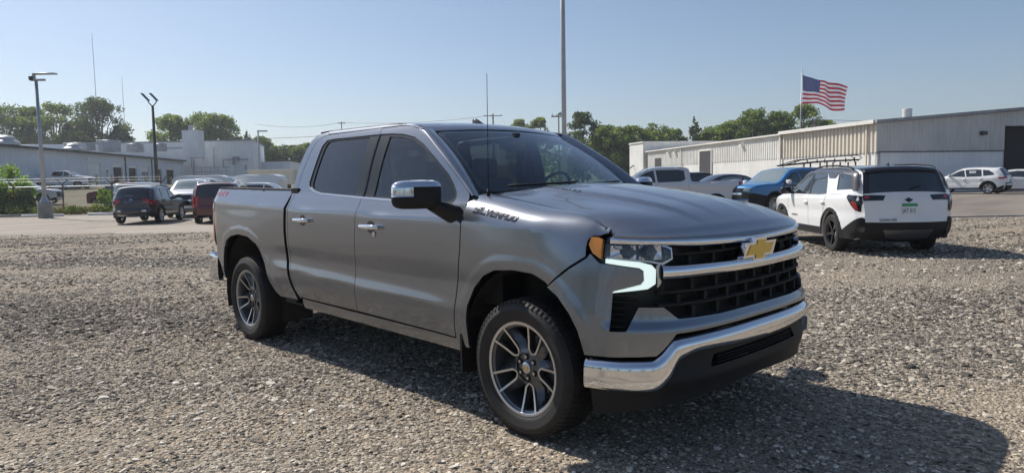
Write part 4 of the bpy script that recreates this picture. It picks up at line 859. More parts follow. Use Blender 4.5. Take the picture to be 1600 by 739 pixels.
def car(name, label, cat, pos, phi, sp, body, group=None, detail=1.0, dz=0.0):
    T_ = empty(name, pos); T_.rotation_euler = (0, 0, H(phi)); tag(T_, label, cat, group)
    T_.location.z += dz
    Wd = sp['W'] / 2; D, tg_ = outline(sp['top']); XZ = D[:, :2]; xf, xr, R = sp['wheels']; xF, xB = XZ[:, 0].max(), XZ[:, 0].min()
    zb = sp.get('belt', .95); belt = spl([(xB - .1, zb + sp.get('rise', .06)), (xF + .1, zb)]) if not callable(zb) else zb
    tum = sp.get('tumble', .30); ru = .10 / detail; rv = .06 / detail; RD = sp.get('round', .12); mid = .5 * (xF + xB)
    DOWN = sp['sill']; lowc = sp.get('clad')
    def hh(x, z, lim=True):
        x, z = np.broadcast_arrays(np.asarray(x, float), np.asarray(z, float)); b = belt(x); zz = z - b
        h = Wd - .02 * np.clip((b - .25 - z) / .4, 0, 1.3)**1.5 - .012 * np.exp(-((zz + .33) / .10)**2) - .02 * sstep(-.10, 0, zz) - tum * np.clip(zz, 0, 2)
        q = np.clip((x - (xF - .95)) / .95, 0, 1.05); h = h - sp.get('nosein', .20) * q**2.4
        q = np.clip((xB + .75 - x) / .75, 0, 1.05); h = h - sp.get('tailin', .12) * q**2.4
        r_ = np.minimum(np.hypot(x - xf, z - R), np.hypot(x - xr, z - R)); h = h + .018 * (1 - sstep(R + .08, R + .16, r_)) * (zz < -.1)
        d = segdist(np.stack([x.ravel(), z.ravel()], 1), XZ, False).reshape(x.shape)
        return h - RD * (1 - np.sqrt(1 - (1 - np.clip(d / RD, 0, 1))**2 * .96))
    def sd_(x, z): return x, -hh(x, z), z
    # silhouette polygon with wheel arches
    ra = R + sp.get('gap', .07); arc = lambda xc: [(xc + ra * math.cos(t), R + ra * math.sin(t)) for t in np.linspace(math.pi, 0, 11) if R + ra * math.sin(t) > DOWN - .001] 
    base = [tuple(XZ[-1]), (XZ[-1, 0] + .03, DOWN), (xr - ra, DOWN)] + arc(xr) + [(xr + ra, DOWN), (xf - ra, DOWN)] + arc(xf) + [(xf + ra, DOWN), (XZ[0, 0] - .03, DOWN), tuple(XZ[0])]
    base = [p for i, p in enumerate(base) if i == 0 or math.hypot(p[0] - base[i-1][0], p[1] - base[i-1][1]) > .004]
    up = [tuple(p) for p in XZ[1:-1]]
    wins = sp['win']; hol = [w__ for w__ in wins]
    poly = base + up
    sides = both('body_side', poly, sd_, body, T_, holes=hol, ru=ru, rv=rv, thick=.05)
    for w__ in wins:
        both('side_window', w__, sd_, sp.get('glass', M['carglass']), T_, off=-.012, ru=.2, rv=.12, thick=0)
    if sp.get('pillar'):
        for q in sp['pillar']: both('pillar_trim', q, sd_, M['gloss_black'], T_, off=.003, ru=.2, rv=.1, thick=0)
    if lowc:
        zt = DOWN + lowc; zr = zt + sp.get('cladrear', .14); bk = [tuple(p) for p in XZ[1:] if p[0] < xr - ra and p[1] < zr]; fr2 = [tuple(p) for p in XZ[:-1] if p[0] > xf + ra and p[1] < zt + .12]
        cl = bk + [(XZ[-1, 0] + .03, DOWN), (xr - ra, DOWN)] + arc(xr) + [(xr + ra, DOWN), (xf - ra, DOWN)] + arc(xf) + [(xf + ra, DOWN), (XZ[0, 0] - .03, DOWN)] + fr2
        cl = [p for i, p in enumerate(cl) if i == 0 or math.hypot(p[0] - cl[i-1][0], p[1] - cl[i-1][1]) > .004]
        ra2 = ra + .065; ag = math.asin(min(1, (zt - R) / ra2)) if abs(zt - R) < ra2 else 0
        arc2 = lambda xc: [(xc + ra2 * math.cos(t), R + ra2 * math.sin(t)) for t in np.linspace(ag, math.pi - ag, 11)]
        both('lower_cladding', cl + [(fr2[-1][0] - .02 if fr2 else xF - .02, zt + .12)] + arc2(xf) + arc2(xr) + [(bk[0][0] + .02 if bk else xB + .02, zr)], sd_, M['black'], T_, off=.011, ru=ru, rv=rv, thick=.02)
    # skins across the car following the outline
    nrm = np.gradient(XZ, axis=0); nrm = np.stack([-nrm[:, 1], nrm[:, 0]], 1); nrm /= np.linalg.norm(nrm, axis=1)[:, None] + 1e-9
    cen = XZ.mean(0); nrm *= -1 if (nrm[len(nrm)//2] @ (XZ[len(XZ)//2] - cen)) < 0 else 1
    he = hh(XZ[:, 0], XZ[:, 1]); S_ = np.concatenate([[0], np.cumsum(np.hypot(*np.diff(XZ, axis=0).T))])
    fx, fz, fb, fh, f1, f2 = (lambda q, a=a: np.interp(q, S_, a) for a in (XZ[:, 0], XZ[:, 1], D[:, 2], he, nrm[:, 0], nrm[:, 1]))
    def skin(a, s):
        a = np.asarray(a, float); s = np.asarray(s, float); e = fb(s) * (1 - np.abs(a)**2.6); return fx(s) + f1(s) * e, a * fh(s), fz(s) + f2(s) * e
    out_ = {}; i = 0; PN = dict(front='front_bumper', grille='grille', hood='hood', ws='windshield', roof='roof', rg='rear_window', deck='boot_lid', tail='tailgate', rear='rear_bumper', bed='bed_cover', cabback='cab_back', air='air_intake')
    MT_ = dict(grille=M['gloss_black'], air=M['black'], ws=sp.get('wsm', M['carglass']), rg=M['carglass'], bed=M['black']); MT_.update(sp.get('mats', {}))
    while i < len(tg_) - 1:
        j = i
        while j < len(tg_) - 1 and tg_[j] == tg_[i]: j += 1
        s0, s1 = S_[i], S_[j]; nm = tg_[i]; rows = [[[float(c) for c in skin(a, s)] for a in np.linspace(-1, 1, 15)] for s in S_[i:j + 1]]
        mt = MT_.get(nm, body)
        if nm in ('ws', 'rg'):
            e = sp.get('apil', .90)
            rows = [[[float(c) for c in skin(a, s)] for a in np.linspace(-e, e, 11)] for s in S_[i:j + 1]]
            for q in (-1, 1): grid('window_pillar', [[[float(c) for c in skin(q * a, s)] for a in (e, .95, 1)][::q] for s in S_[i:j + 1]], sp.get('pilmat', body), T_)
        o = grid(PN[nm], rows, mt, T_); out_[nm] = (o, s0, s1); i = j
    for nm, fn in ():
        pass
    # dark inside, floor and wheels
    mb = MB(); zt = min(belt(mid), sp.get('innertop', 9)) - .06; mb.box((mid, 0, (DOWN + .05 + zt) / 2), (xr * -1 + xf - 2 * ra - .02, 2 * Wd - .22, zt - DOWN - .05)); mb.box((mid, 0, .5 * (DOWN + zt) + .03), (xF - xB - .5, 2 * Wd - .62, zt - DOWN - .12)); mb.build('underbody', M['dark'], T_)
    for xc in (xf, xr):
        for sg in (-1, 1):
            l_ = lathe('wheel_liner', [(.02, -.26), (ra, -.26), (ra + .02, 0)], M['liner'], T_, n=16, a0=-.2, a1=math.pi + .2); l_.location = (xc, sg * (Wd - .05), R); l_.rotation_euler = (0, 0, 0 if sg > 0 else math.pi)
    key = (R, sp.get('tw', .23), sp.get('rimc', M['alloy']).name, sp.get('spk', 5))
    first = key not in WH
    if first: WH[key] = car_wheel(key[0], key[1], sp.get('rimc', M['alloy']), key[3])
    w0 = WH[key]
    for xc in (xf, xr):
        for sg in (-1, 1):
            c = w0 if first else copy_tree(w0); first = False; c.parent = T_; c.location = (xc, sg * (Wd - sp.get('tw', .23) / 2 - .01), R); c.rotation_euler = (0, random.random() * 0 + .4 * xc, 0 if sg < 0 else math.pi)
    # mirrors
    mx = sp.get('mirror')
    if mx:
        for sg in (-1, 1):
            h_ = float(hh(mx[0], mx[1])); rows = ubox((mx[0] - .02, sg * (h_ + .15), mx[1] + .05), Vector((0, sg, 0)), .12, .06, .085, (-1, 1), n=12, m_=6); m_ = grid('door_mirror', rows, sp.get('mirc', body), T_, closed=True, sharp=60)
            MB().box((mx[0] + .01, sg * (h_ + .03), mx[1]), (.07, .12, .05)).build('mirror_arm', M['black'], m_)
    for (hx_, hz_) in sp.get('handles', ()):
        for sg in (-1, 1):
            h_ = float(hh(hx_, hz_)); o = MB().box((hx_, sg * (h_ + .02), hz_), (.20, .04, .03)).build('door_handle', sp.get('hmat', body), T_); bevel(o, .008, 1)
    for dl_ in sp.get('doors', ()):
        both('door_seam', dl_, sd_, M['dark'], T_, off=.002, ru=.2, rv=.1, thick=0)
    return T_, skin, sd_, out_, hh, S_
def line(pts, w_=.008):
    a = np.array(pts, float); t = np.gradient(a, axis=0); n = np.stack([-t[:, 1], t[:, 0]], 1); n /= np.linalg.norm(n, axis=1)[:, None]
    return [tuple(p) for p in a + n * w_ / 2] + [tuple(p) for p in (a - n * w_ / 2)[::-1]]
def lamp(sk, nm, L, m, par, off=.006, thick=.01, out=(1, 0, 0), ru=.05, rv=.04):
    for sg in (-1, 1): panel(nm, [(sg * a, s) for a, s in L], sk, m, par, off=off, thick=thick, out=out, ru=ru, rv=rv)

# --- white crossover parked behind the nose of the grey pickup
EQ = dict(W=1.90, wheels=(1.365, -1.365, .365), sill=.30, tw=.24, clad=.15, cladrear=.26, belt=1.06, rise=.08, tumble=.30, apil=.86, gap=.065,
 top=[(2.27,.34,'front',.14),(2.30,.55,'grille',.16),(2.25,.85,'hood',.15),(2.12,.97,'hood',.10),(1.60,1.07,'hood',.05),(1.02,1.13,'ws',.05),(.35,1.50,'ws',.07),(.18,1.575,'roof',.05),(-.6,1.635,'roof',.04),(-1.5,1.615,'roof',.03),(-2.02,1.56,'roof',.05),(-2.10,1.53,'rg',.07),(-2.22,1.30,'rg',.09),(-2.29,1.13,'tail',.11),(-2.33,.98,'tail',.12),(-2.36,.72,'tail',.12),(-2.37,.62,'rear',.13),(-2.33,.42,'rear',.12),(-2.20,.32,'rear',.10)],
 win=[[(.98,1.10),(.30,1.44),(.02,1.515),(-.10,1.53),(-.20,1.10)], [(-.27,1.10),(-.17,1.53),(-.55,1.545),(-.90,1.53),(-1.02,1.36),(-1.14,1.12),(-.8,1.10)], [(-1.56,1.20),(-1.44,1.50),(-1.62,1.525),(-1.95,1.49),(-2.12,1.22)]],
 pillar=[[(.02,1.515),(-.10,1.53),(-.17,1.53),(-.27,1.10),(-.20,1.10),(-.10,1.52)]],
 mirror=(.78, 1.12), mirc=M['gloss_black'], handles=((-.12,.93),(-1.0,.95)), rimc=M['gloss_black'], spk=5, pilmat=M['gloss_black'], mats=dict(roof=M['ink'], rear=M['black']),
 doors=[line([(.92,.46),(.98,.75),(.92,1.06)]), line([(-.24,.46),(-.22,.8),(-.24,1.08)]), line([(-.98,.72),(-1.05,.95),(-1.15,1.10)])])
eqp = P(0, 0); eq, sk, sdE, eo, hhE, SE = car('crossover', 'white crossover with black roof seen from behind, parked on the gravel', 'car', Vector((-2.96, 11.80, 0)), 87.5, EQ, M['white'], detail=1.5)
two = [(-1.03,1.36),(-.90,1.53),(-.5,1.55),(.0,1.545),(.35,1.47),(.95,1.12),(1.02,1.125),(.38,1.50),(.18,1.565),(-.6,1.625),(-1.5,1.605),(-2.02,1.55),(-2.10,1.515),(-2.24,1.22),(-2.06,1.20),(-1.58,1.18),(-1.42,1.47),(-1.36,1.40),(-1.24,1.42)]
both('black_roof_band', [(-1.20,1.43),(-1.06,1.43),(-.92,1.536),(-.5,1.549),(-.1,1.536),(.03,1.521),(.31,1.446),(.96,1.108),(1.0,1.13),(.38,1.492),(.18,1.563),(-.6,1.622),(-1.5,1.602),(-2.01,1.548),(-2.09,1.515),(-2.20,1.30),(-2.235,1.19),(-2.14,1.20),(-1.965,1.498),(-1.62,1.534),(-1.42,1.51),(-1.34,1.43)], sdE, M['ink'], eq, off=.013, ru=.04, rv=.025, thick=0)
s_of = lambda SS, z, o: None
tailS = eo['tail'][1]; rearS = eo['rear'][1]; rgS = eo['rg'][1]
lamp(sk, 'tail_lamp', [(.52,tailS+.06),(1.0,tailS+.02),(1.0,tailS+.13),(.58,tailS+.14)], M['gloss_black'], eq, out=(-1,0,0))
lamp(sk, 'tail_lamp_lens', [(.86,tailS+.05),(.97,tailS+.04),(.97,tailS+.09),(.88,tailS+.10)], M['red'], eq, out=(-1,0,0), off=.012)  # plain red lens patch on the black lamp
both('tail_lamp_side', [(-2.30,1.10),(-2.06,1.12),(-2.02,1.08),(-2.22,.86),(-2.33,.80),(-2.33,.98)], sdE, M['gloss_black'], eq, off=.006, ru=.06, rv=.04)
both('brake_light', [(-2.27,.98),(-2.17,1.00),(-2.24,.86),(-2.30,.84)], sdE, M['red'], eq, off=.011, ru=.06, rv=.04, thick=.004)
pl = panel('number_plate', [(-.20,tailS+.20),(.18,tailS+.20),(.18,tailS+.38),(-.20,tailS+.38)], sk, M['plate_w'], eq, off=.012, out=(-1,0,0)); panel('plate_band', [(-.195,tailS+.203),(.175,tailS+.203),(.175,tailS+.25),(-.195,tailS+.25)], sk, M['plate_g'], pl, off=.0155, thick=.002, out=(-1,0,0))
text_on('plate_text', 'JAT 015', lambda u, v: sk(-u, -v), -.165, -(tailS+.36), .11, M['txt_dark'], pl, off=.014, depth=.002, out=(-1,0,0), sx=.78)
panel('rear_emblem', [(a, tailS+.14+b) for a, b in [(-.09,-.012),(-.03,-.012),(-.03,-.032),(.03,-.032),(.03,-.012),(.09,-.012),(.07,.018),(.03,.018),(.03,.036),(-.03,.036),(-.03,.018),(-.07,.018)]], sk, M['txt_dark'], eq, off=.01, out=(-1,0,0), ru=.03, rv=.02)
text_on('model_text', 'EQUINOX AWD', lambda u, v: sk(-u, -v), -.70, -(rearS-.015), .055, M['txt_dark'], eq, off=.004, depth=.003, out=(-1,0,0), sx=.9)
text_on('side_text', 'EQUINOX', lambda u, v: (lambda q: (q[0], -q[1], q[2]))(sdE(-u, v)), -.72, .62, .05, M['txt_dark'], eq, off=.003, depth=.003, out=(0,1,0), sx=1.4)
panel('rear_skid', [(-.62,rearS+.12),(.62,rearS+.12),(.50,rearS+.24),(-.50,rearS+.24)], sk, M['alloy_dark'], eq, off=.004, out=(-1,0,0), ru=.1)
panel('wiper', [(-.05,rgS+.40),(-.34,rgS+.33),(-.345,rgS+.345),(-.06,rgS+.42)], sk, M['black'], eq, off=.02, out=(-1,0,0), ru=.1)
panel('roof_spoiler', [(-.97,rgS-.12),(.97,rgS-.12),(.93,rgS+.05),(-.93,rgS+.05)], sk, M['gloss_black'], eq, off=.03, out=(-.5,0,1), thick=.04, ru=.1)
for sg in (-1, 1):
    mb = MB(); mb.tube([(x, sg * (float(hhE(x, float(np.interp(-x, [-1.0,.6,1.9],[1.45,1.52,1.46])))) - .08), z) for x, z in ((.15,1.58),(0.0,1.63),(-.5,1.675),(-1.2,1.67),(-1.75,1.635),(-1.9,1.59))], .016, 8); mb.build('roof_rail', M['black'], eq, smooth=True)
rows = [[(-1.55 - .16 * t, .035 * c * math.sqrt(max(.02, 1 - (2*t-1)**2)), 1.645 + .06 * math.sin(t * 1.9) * (1 - abs(c)**1.6)) for c in np.linspace(-1, 1, 7)] for t in np.linspace(0, 1, 7)]
grid('antenna_fin', rows, M['gloss_black'], eq)

# --- generic shapes
SUV = dict(W=1.82, wheels=(1.33, -1.33, .345), sill=.28, tw=.22, clad=.10, belt=1.0, rise=.07, tumble=.32, apil=.88, round=.14,
 top=[(2.12,.32,'front',.15),(2.17,.52,'grille',.16),(2.12,.82,'hood',.14),(1.95,.95,'hood',.10),(1.45,1.05,'hood',.05),(.95,1.10,'ws',.05),(.30,1.47,'ws',.07),(.12,1.55,'roof',.05),(-.7,1.60,'roof',.04),(-1.5,1.56,'roof',.04),(-1.80,1.50,'rg',.08),(-2.03,1.15,'rg',.10),(-2.08,1.06,'tail',.12),(-2.13,.85,'tail',.12),(-2.12,.68,'rear',.14),(-2.15,.55,'rear',.15),(-2.08,.34,'rear',.12)],
 win=[[(.90,1.08),(.25,1.42),(-.02,1.48),(-.14,1.04)], [(-.20,1.04),(-.08,1.485),(-.6,1.50),(-.95,1.48),(-1.03,1.06)], [(-1.10,1.08),(-1.03,1.47),(-1.35,1.43),(-1.66,1.22),(-1.62,1.14)]],
 mirror=(.72,1.08), handles=((-.05,.90),(-.95,.93)), doors=[line([(.86,.42),(.9,.75),(.84,1.03)]), line([(-.17,.42),(-.15,.8),(-.17,1.03)]), line([(-.92,.70),(-1.0,.9),(-1.08,1.03)])])
BIG = dict(SUV, W=2.0, wheels=(1.5, -1.5, .39), sill=.38, belt=1.18, tumble=.25, clad=.10,
 top=[(2.50,.40,'front',.14),(2.54,.65,'grille',.15),(2.50,1.02,'hood',.12),(2.35,1.12,'hood',.08),(1.8,1.20,'hood',.04),(1.2,1.24,'ws',.05),(.55,1.66,'ws',.06),(.35,1.74,'roof',.05),(-.7,1.80,'roof',.04),(-1.9,1.76,'roof',.03),(-2.32,1.70,'rg',.06),(-2.48,1.25,'rg',.08),(-2.50,1.18,'tail',.09),(-2.54,.85,'tail',.09),(-2.56,.72,'rear',.10),(-2.54,.45,'rear',.10)],
 win=[[(1.12,1.22),(.50,1.60),(.20,1.67),(.10,1.20)], [(.04,1.20),(.14,1.68),(-.75,1.69),(-.82,1.22)], [(-.90,1.22),(-.84,1.69),(-1.8,1.66),(-2.15,1.60),(-2.25,1.27)]],
 mirror=(.95,1.22), handles=((.15,1.05),(-.75,1.06)), doors=[line([(1.05,.52),(1.08,.9),(1.05,1.18)]), line([(.07,.52),(.07,1.18)]), line([(-.80,.85),(-.86,1.18)])])
SED = dict(SUV, W=1.84, wheels=(1.38, -1.42, .335), sill=.24, belt=.92, tumble=.42, clad=0, rise=.08,
 top=[(2.36,.28,'front',.18),(2.40,.50,'grille',.18),(2.34,.68,'hood',.16),(2.0,.82,'hood',.08),(1.5,.90,'hood',.05),(1.05,.95,'ws',.05),(.25,1.34,'ws',.07),(.05,1.40,'roof',.05),(-.6,1.45,'roof',.04),(-1.1,1.38,'rg',.06),(-1.85,1.10,'deck',.06),(-2.25,1.05,'deck',.08),(-2.36,1.0,'tail',.12),(-2.42,.75,'rear',.14),(-2.42,.5,'rear',.15),(-2.34,.28,'rear',.12)],
 win=[[(.92,.97),(.22,1.29),(-.02,1.35),(-.12,.96)], [(-.18,.96),(-.08,1.355),(-.6,1.38),(-1.05,1.31),(-1.45,1.06),(-1.2,1.0)]],
 mirror=(.72,.97), handles=((-.03,.83),(-1.0,.86)), doors=[line([(.88,.34),(.9,.7),(.86,.94)]), line([(-.15,.34),(-.14,.94)]), line([(-1.02,.62),(-1.15,.85),(-1.2,.97)])])
PICK = dict(SUV, W=2.03, wheels=(1.87, -1.87, .40), sill=.45, belt=1.30, rise=.0, tumble=.36, clad=0, round=.09, tailin=.05, nosein=.16, innertop=1.22,
 top=[(2.80,.40,'front',.13),(2.86,.62,'grille',.13),(2.82,1.10,'hood',.10),(2.70,1.19,'hood',.08),(2.1,1.30,'hood',.05),(1.55,1.37,'ws',.05),(.85,1.80,'ws',.07),(.68,1.87,'roof',.05),(-.1,1.92,'roof',.04),(-.78,1.88,'roof',.02),(-.86,1.83,'cabback',.01),(-.98,1.36,'bed',.0),(-1.02,1.345,'bed',-.0),(-2.2,1.36,'bed',-.0),(-2.82,1.38,'tail',.02),(-2.86,1.30,'tail',.03),(-2.88,.85,'rear',.05),(-2.98,.72,'rear',.06),(-2.96,.50,'rear',.05)],
 win=[[(1.42,1.36),(.78,1.74),(.50,1.81),(.42,1.33)], [(.34,1.33),(.42,1.815),(-.45,1.82),(-.68,1.78),(-.72,1.42),(-.55,1.35)]],
 mirror=(1.20,1.33), handles=((.50,1.16),(-.50,1.18)), spk=6, doors=[line([(1.32,.55),(1.38,1.0),(1.32,1.28)]), line([(.38,.55),(.38,1.31)]), line([(-.78,.60),(-.88,.9),(-.84,1.33)])])
VAN = dict(SUV, W=2.06, wheels=(1.85, -1.85, .36), sill=.40, belt=1.45, rise=0, tumble=.10, clad=0, round=.12, nosein=.22, tailin=.03,
 top=[(2.85,.42,'front',.15),(2.92,.70,'grille',.15),(2.84,1.05,'hood',.12),(2.45,1.30,'hood',.08),(2.15,1.42,'ws',.06),(1.45,2.30,'ws',.07),(1.2,2.50,'roof',.05),(-1.0,2.58,'roof',.04),(-2.8,2.54,'roof',.02),(-2.94,2.40,'rg',.02),(-2.98,1.5,'tail',.02),(-3.0,.80,'rear',.04),(-2.98,.45,'rear',.04)],
 win=[[(2.0,1.45),(1.50,2.10),(1.10,2.15),(1.08,1.42)]], mirror=(1.9,1.45), handles=((1.1,1.2),), doors=[line([(1.0,.5),(1.0,2.3)])], mats=dict(rg=M['white']))
def finish_front(cr, sk, eo, big=False):
    gs = eo['grille'][1]; ge = eo['grille'][2]
    lamp(sk, 'headlamp', [(.66,ge-.10),(1.0,ge-.12),(1.0,ge+.02),(.70,ge+.0)], M['lightglass'], cr, off=.012)
    panel('grille_bar', [(-.62,(gs+ge)/2-.03),(.62,(gs+ge)/2-.03),(.62,(gs+ge)/2+.03),(-.62,(gs+ge)/2+.03)], sk, M['chrome'] if big else M['satin'], cr, off=.012, out=(1,0,0), ru=.1)
    if big:
        panel('chrome_bumper', [(-.96,gs-.26),(.96,gs-.26),(.96,gs-.06),(-.96,gs-.06)], sk, M['chrome'], cr, off=.015, out=(1,0,0), ru=.1, rv=.05)
def finish_rear(cr, sk, eo, plate=None, tall=.22, aw=.70, z0=.02):
    t0 = eo['tail'][1]; lamp(sk, 'tail_lamp', [(aw,t0+z0),(1.0,t0+z0),(1.0,t0+z0+tall),(aw+.1,t0+z0+tall)], M['red'], cr, off=.012, out=(-1,0,0))
    if plate: panel('number_plate', [(-.16,t0+.22),(.16,t0+.22),(.16,t0+.33),(-.16,t0+.33)], sk, plate, cr, off=.012, out=(-1,0,0), ru=.1)
# --- left side of the lot
c, sk, sd_, eo, hh_, S_ = car('hatchback_suv', 'dark navy compact crossover seen from behind on the dusty lot', 'car', P(-16.35, 31.4), 98, dict(SUV, rimc=M['alloy']), M['navy'], detail=1.0)
t0 = eo['tail'][1]; finish_rear(c, sk, eo, None, .16, .62); both('tail_lamp_side', [(-2.12,.98),(-1.86,1.0),(-1.95,.86),(-2.12,.84)], sd_, M['red'], c, off=.01, ru=.1)
text_on('tail_text', 'S E L T O S', lambda u, v: sk(-u, -v), -.36, -(t0 + .17), .09, M['satin'], c, off=.006, depth=.003, out=(-1,0,0), sx=.8)
panel('rear_badge', [(-.12,t0+.045),(.10,t0+.045),(.10,t0+.085),(-.12,t0+.085)], sk, M['satin'], c, off=.01, out=(-1,0,0)); lamp(sk, 'reflector', [(.62,eo['rear'][1]+.10),(.86,eo['rear'][1]+.10),(.86,eo['rear'][1]+.15),(.62,eo['rear'][1]+.15)], M['satin'], c, out=(-1,0,0))
panel('rear_trim', [(-.85,eo['rear'][2]-.10),(.85,eo['rear'][2]-.10),(.85,eo['rear'][2]-.06),(-.85,eo['rear'][2]-.06)], sk, M['satin'], c, off=.012, out=(-1,0,0), ru=.1)
panel('wiper', [(-.05,t0-.10),(.42,t0-.13),(.42,t0-.11),(-.05,t0-.075)], sk, M['satin'], c, off=.02, out=(-1,0,0), ru=.1)
c, sk, sd_, eo, hh_, S_ = car('pickup_truck', 'white pickup facing the camera beside the dark navy crossover', 'pickup truck', P(-17.2, 37.6), -74, dict(PICK, wsm=M['lightglass']), M['white'], detail=.7); finish_front(c, sk, eo, True)
c, sk, sd_, eo, hh_, S_ = car('large_suv', 'dark red large SUV with black roof rails behind the pickup bed', 'car', P(-12.9, 31.3), 103, BIG, M['maroon'], detail=.8, dz=-.1); finish_rear(c, sk, eo, None, .45, .80, -.05)
both('tail_lamp_side', [(-2.54,1.20),(-2.36,1.22),(-2.36,.80),(-2.54,.78)], sd_, M['red'], c, off=.01, ru=.1)
for sg in (-1, 1): mb = MB(); mb.tube([(.2, sg*.74, 1.76),(0, sg*.74, 1.83),(-1.9, sg*.74, 1.83),(-2.1, sg*.74, 1.76)], .02, 6); mb.build('roof_rail', M['silver'], c)
gv = 'white vans parked nose to nose behind the pickup bed'
c, sk, sd_, eo, hh_, S_ = car('cargo_van', 'white cargo van with its nose to the right, behind the white pickup', 'van', P(-24.4, 57), 8, VAN, M['white'], group=gv, detail=.5, dz=-.85)
c, sk, sd_, eo, hh_, S_ = car('cargo_van', 'white cargo van with its nose to the left, beside the beige box trailer', 'van', P(-22.6, 60), 176, VAN, M['white'], group=gv, detail=.5, dz=-.95)
c, sk, sd_, eo, hh_, S_ = car('pickup_truck', 'small white crew-cab pickup seen over the bed rail, in front of the beige trailer', 'pickup truck', P(-14.9, 41), 8, PICK, M['white'], detail=.5, dz=-.22)
c, sk, sd_, eo, hh_, S_ = car('pickup_truck', 'white pickup against the blue-grey workshop wall, beyond the lamp pole', 'pickup truck', P(-48.3, 75), 6, PICK, M['white'], detail=.5)
c, sk, sd_, eo, hh_, S_ = car('small_suv', 'silver crossover behind the fence, beside the lamp pole', 'car', P(-34.6, 49.5), 12, SUV, M['silver'], detail=.6)
c, sk, sd_, eo, hh_, S_ = car('pickup_truck', 'dull red pickup behind the small shrub at the fence', 'pickup truck', P(-28.3, 51), 165, PICK, M['darkred'], detail=.5, dz=-.5)
c, sk, sd_, eo, hh_, S_ = car('minivan', 'white minivan with dark tailgate glass behind the weeds', 'van', P(-24.5, 47.5), 40, dict(BIG, wheels=(1.5,-1.5,.36)), M['white'], detail=.6, dz=-.3); finish_rear(c, sk, eo, None, .3, .8)
c, sk, sd_, eo, hh_, S_ = car('sedan', 'white car with light roof behind the dark navy crossover', 'car', P(-21.5, 50), 10, SED, M['white'], detail=.5, dz=.15)
# --- right side
c, sk, sd_, eo, hh_, S_ = car('pickup_truck', 'silver crew-cab pickup seen over the hood of the grey pickup', 'pickup truck', P(6.25, 28.2), 172, dict(PICK, mats=dict(bed=M['black'])), M['silver'], detail=.9); finish_rear(c, sk, eo, None, .38, .86)
both('tail_lamp_side', [(-2.86,1.30),(-2.74,1.31),(-2.74,.95),(-2.86,.92)], sd_, M['red'], c, off=.008, ru=.1)
c, sk, sd_, eo, hh_, S_ = car('sport_truck', 'black pickup with roof marker lights behind the silver pickup', 'pickup truck', P(8.8, 34), 176, PICK, M['ink'], detail=.5, dz=-.28)
mb_pts = [(.62, -.5), (.62, 0), (.62, .5)]
for x, y in mb_pts: o = MB().box((x, y, 1.955), (.10, .16, .05)).build('marker_light', M['gloss_black'], c); bevel(o, .015, 1)
c, sk, sd_, eo, hh_, S_ = car('hatchback_sedan', 'dark plum sedan between the silver pickup and the blue car', 'car', P(10.4, 32), 10, dict(SED, glass=M['lightglass']), M['plum'], detail=.7, dz=.1)
c, sk, sd_, eo, hh_, S_ = car('small_car', 'pale silver car far behind the hood, below the metal shed', 'car', P(5.6, 33), 150, SED, M['silver'], detail=.5)
c, sk, sd_, eo, hh_, S_ = car('blue_suv', 'bright blue SUV with dark lower sides and white mirror caps', 'car', P(11.0, 28.0), 206, dict(BIG, wheels=(1.5,-1.5,.40), clad=.38, spk=10, mirc=M['white'], wsm=M['lightglass']), M['blue'], detail=.9); finish_front(c, sk, eo, True)
both('dark_side_wrap', [(1.05,1.16),(-2.30,1.20),(-2.30,.75),(-1.0,.72),(.9,.72),(1.05,.95)], sd_, M['navy'], c, off=.012, ru=.1, rv=.06, thick=.004)
for sg_, fn in ((1, lambda u, v: (lambda q: (q[0], -q[1], q[2]))(sd_(-u, v))),): text_on('side_text', 'OLD RAG MOON', fn, -.98, .98, .16, M['txt_w'], c, off=.016, depth=.003, out=(0,1,0), sx=1.0)
ENV = dict(SUV, wheels=(1.35,-1.35,.34))
c, sk, sd_, eo, hh_, S_ = car('coupe_suv', 'white crossover with red tail lamps parked in front of the grey shed gable', 'car', P(28.7, 43.5), 128, ENV, M['white'], detail=.8); finish_rear(c, sk, eo, M['plate_b'], .14, .55)
panel('black_bumper', [(-.9,eo['rear'][1]+.02),(.9,eo['rear'][1]+.02),(.9,eo['rear'][2]),(-.9,eo['rear'][2])], sk, M['black'], c, off=.008, out=(-1,0,0), ru=.1, rv=.1)
both('tail_lamp_side', [(-2.10,1.0),(-1.84,1.02),(-1.92,.90),(-2.12,.88)], sd_, M['red'], c, off=.01, ru=.1)
MB().box((-.5, .80, 1.28), (.36, .01, .26)).build('window_sticker', M['txt_w'], c)
c, sk, sd_, eo, hh_, S_ = car('sedan', 'white sedan cut by the right edge of the photograph, before the dark shed door', 'car', P(33.3, 44.5), -40, SED, M['white'], detail=.8); finish_front(c, sk, eo)
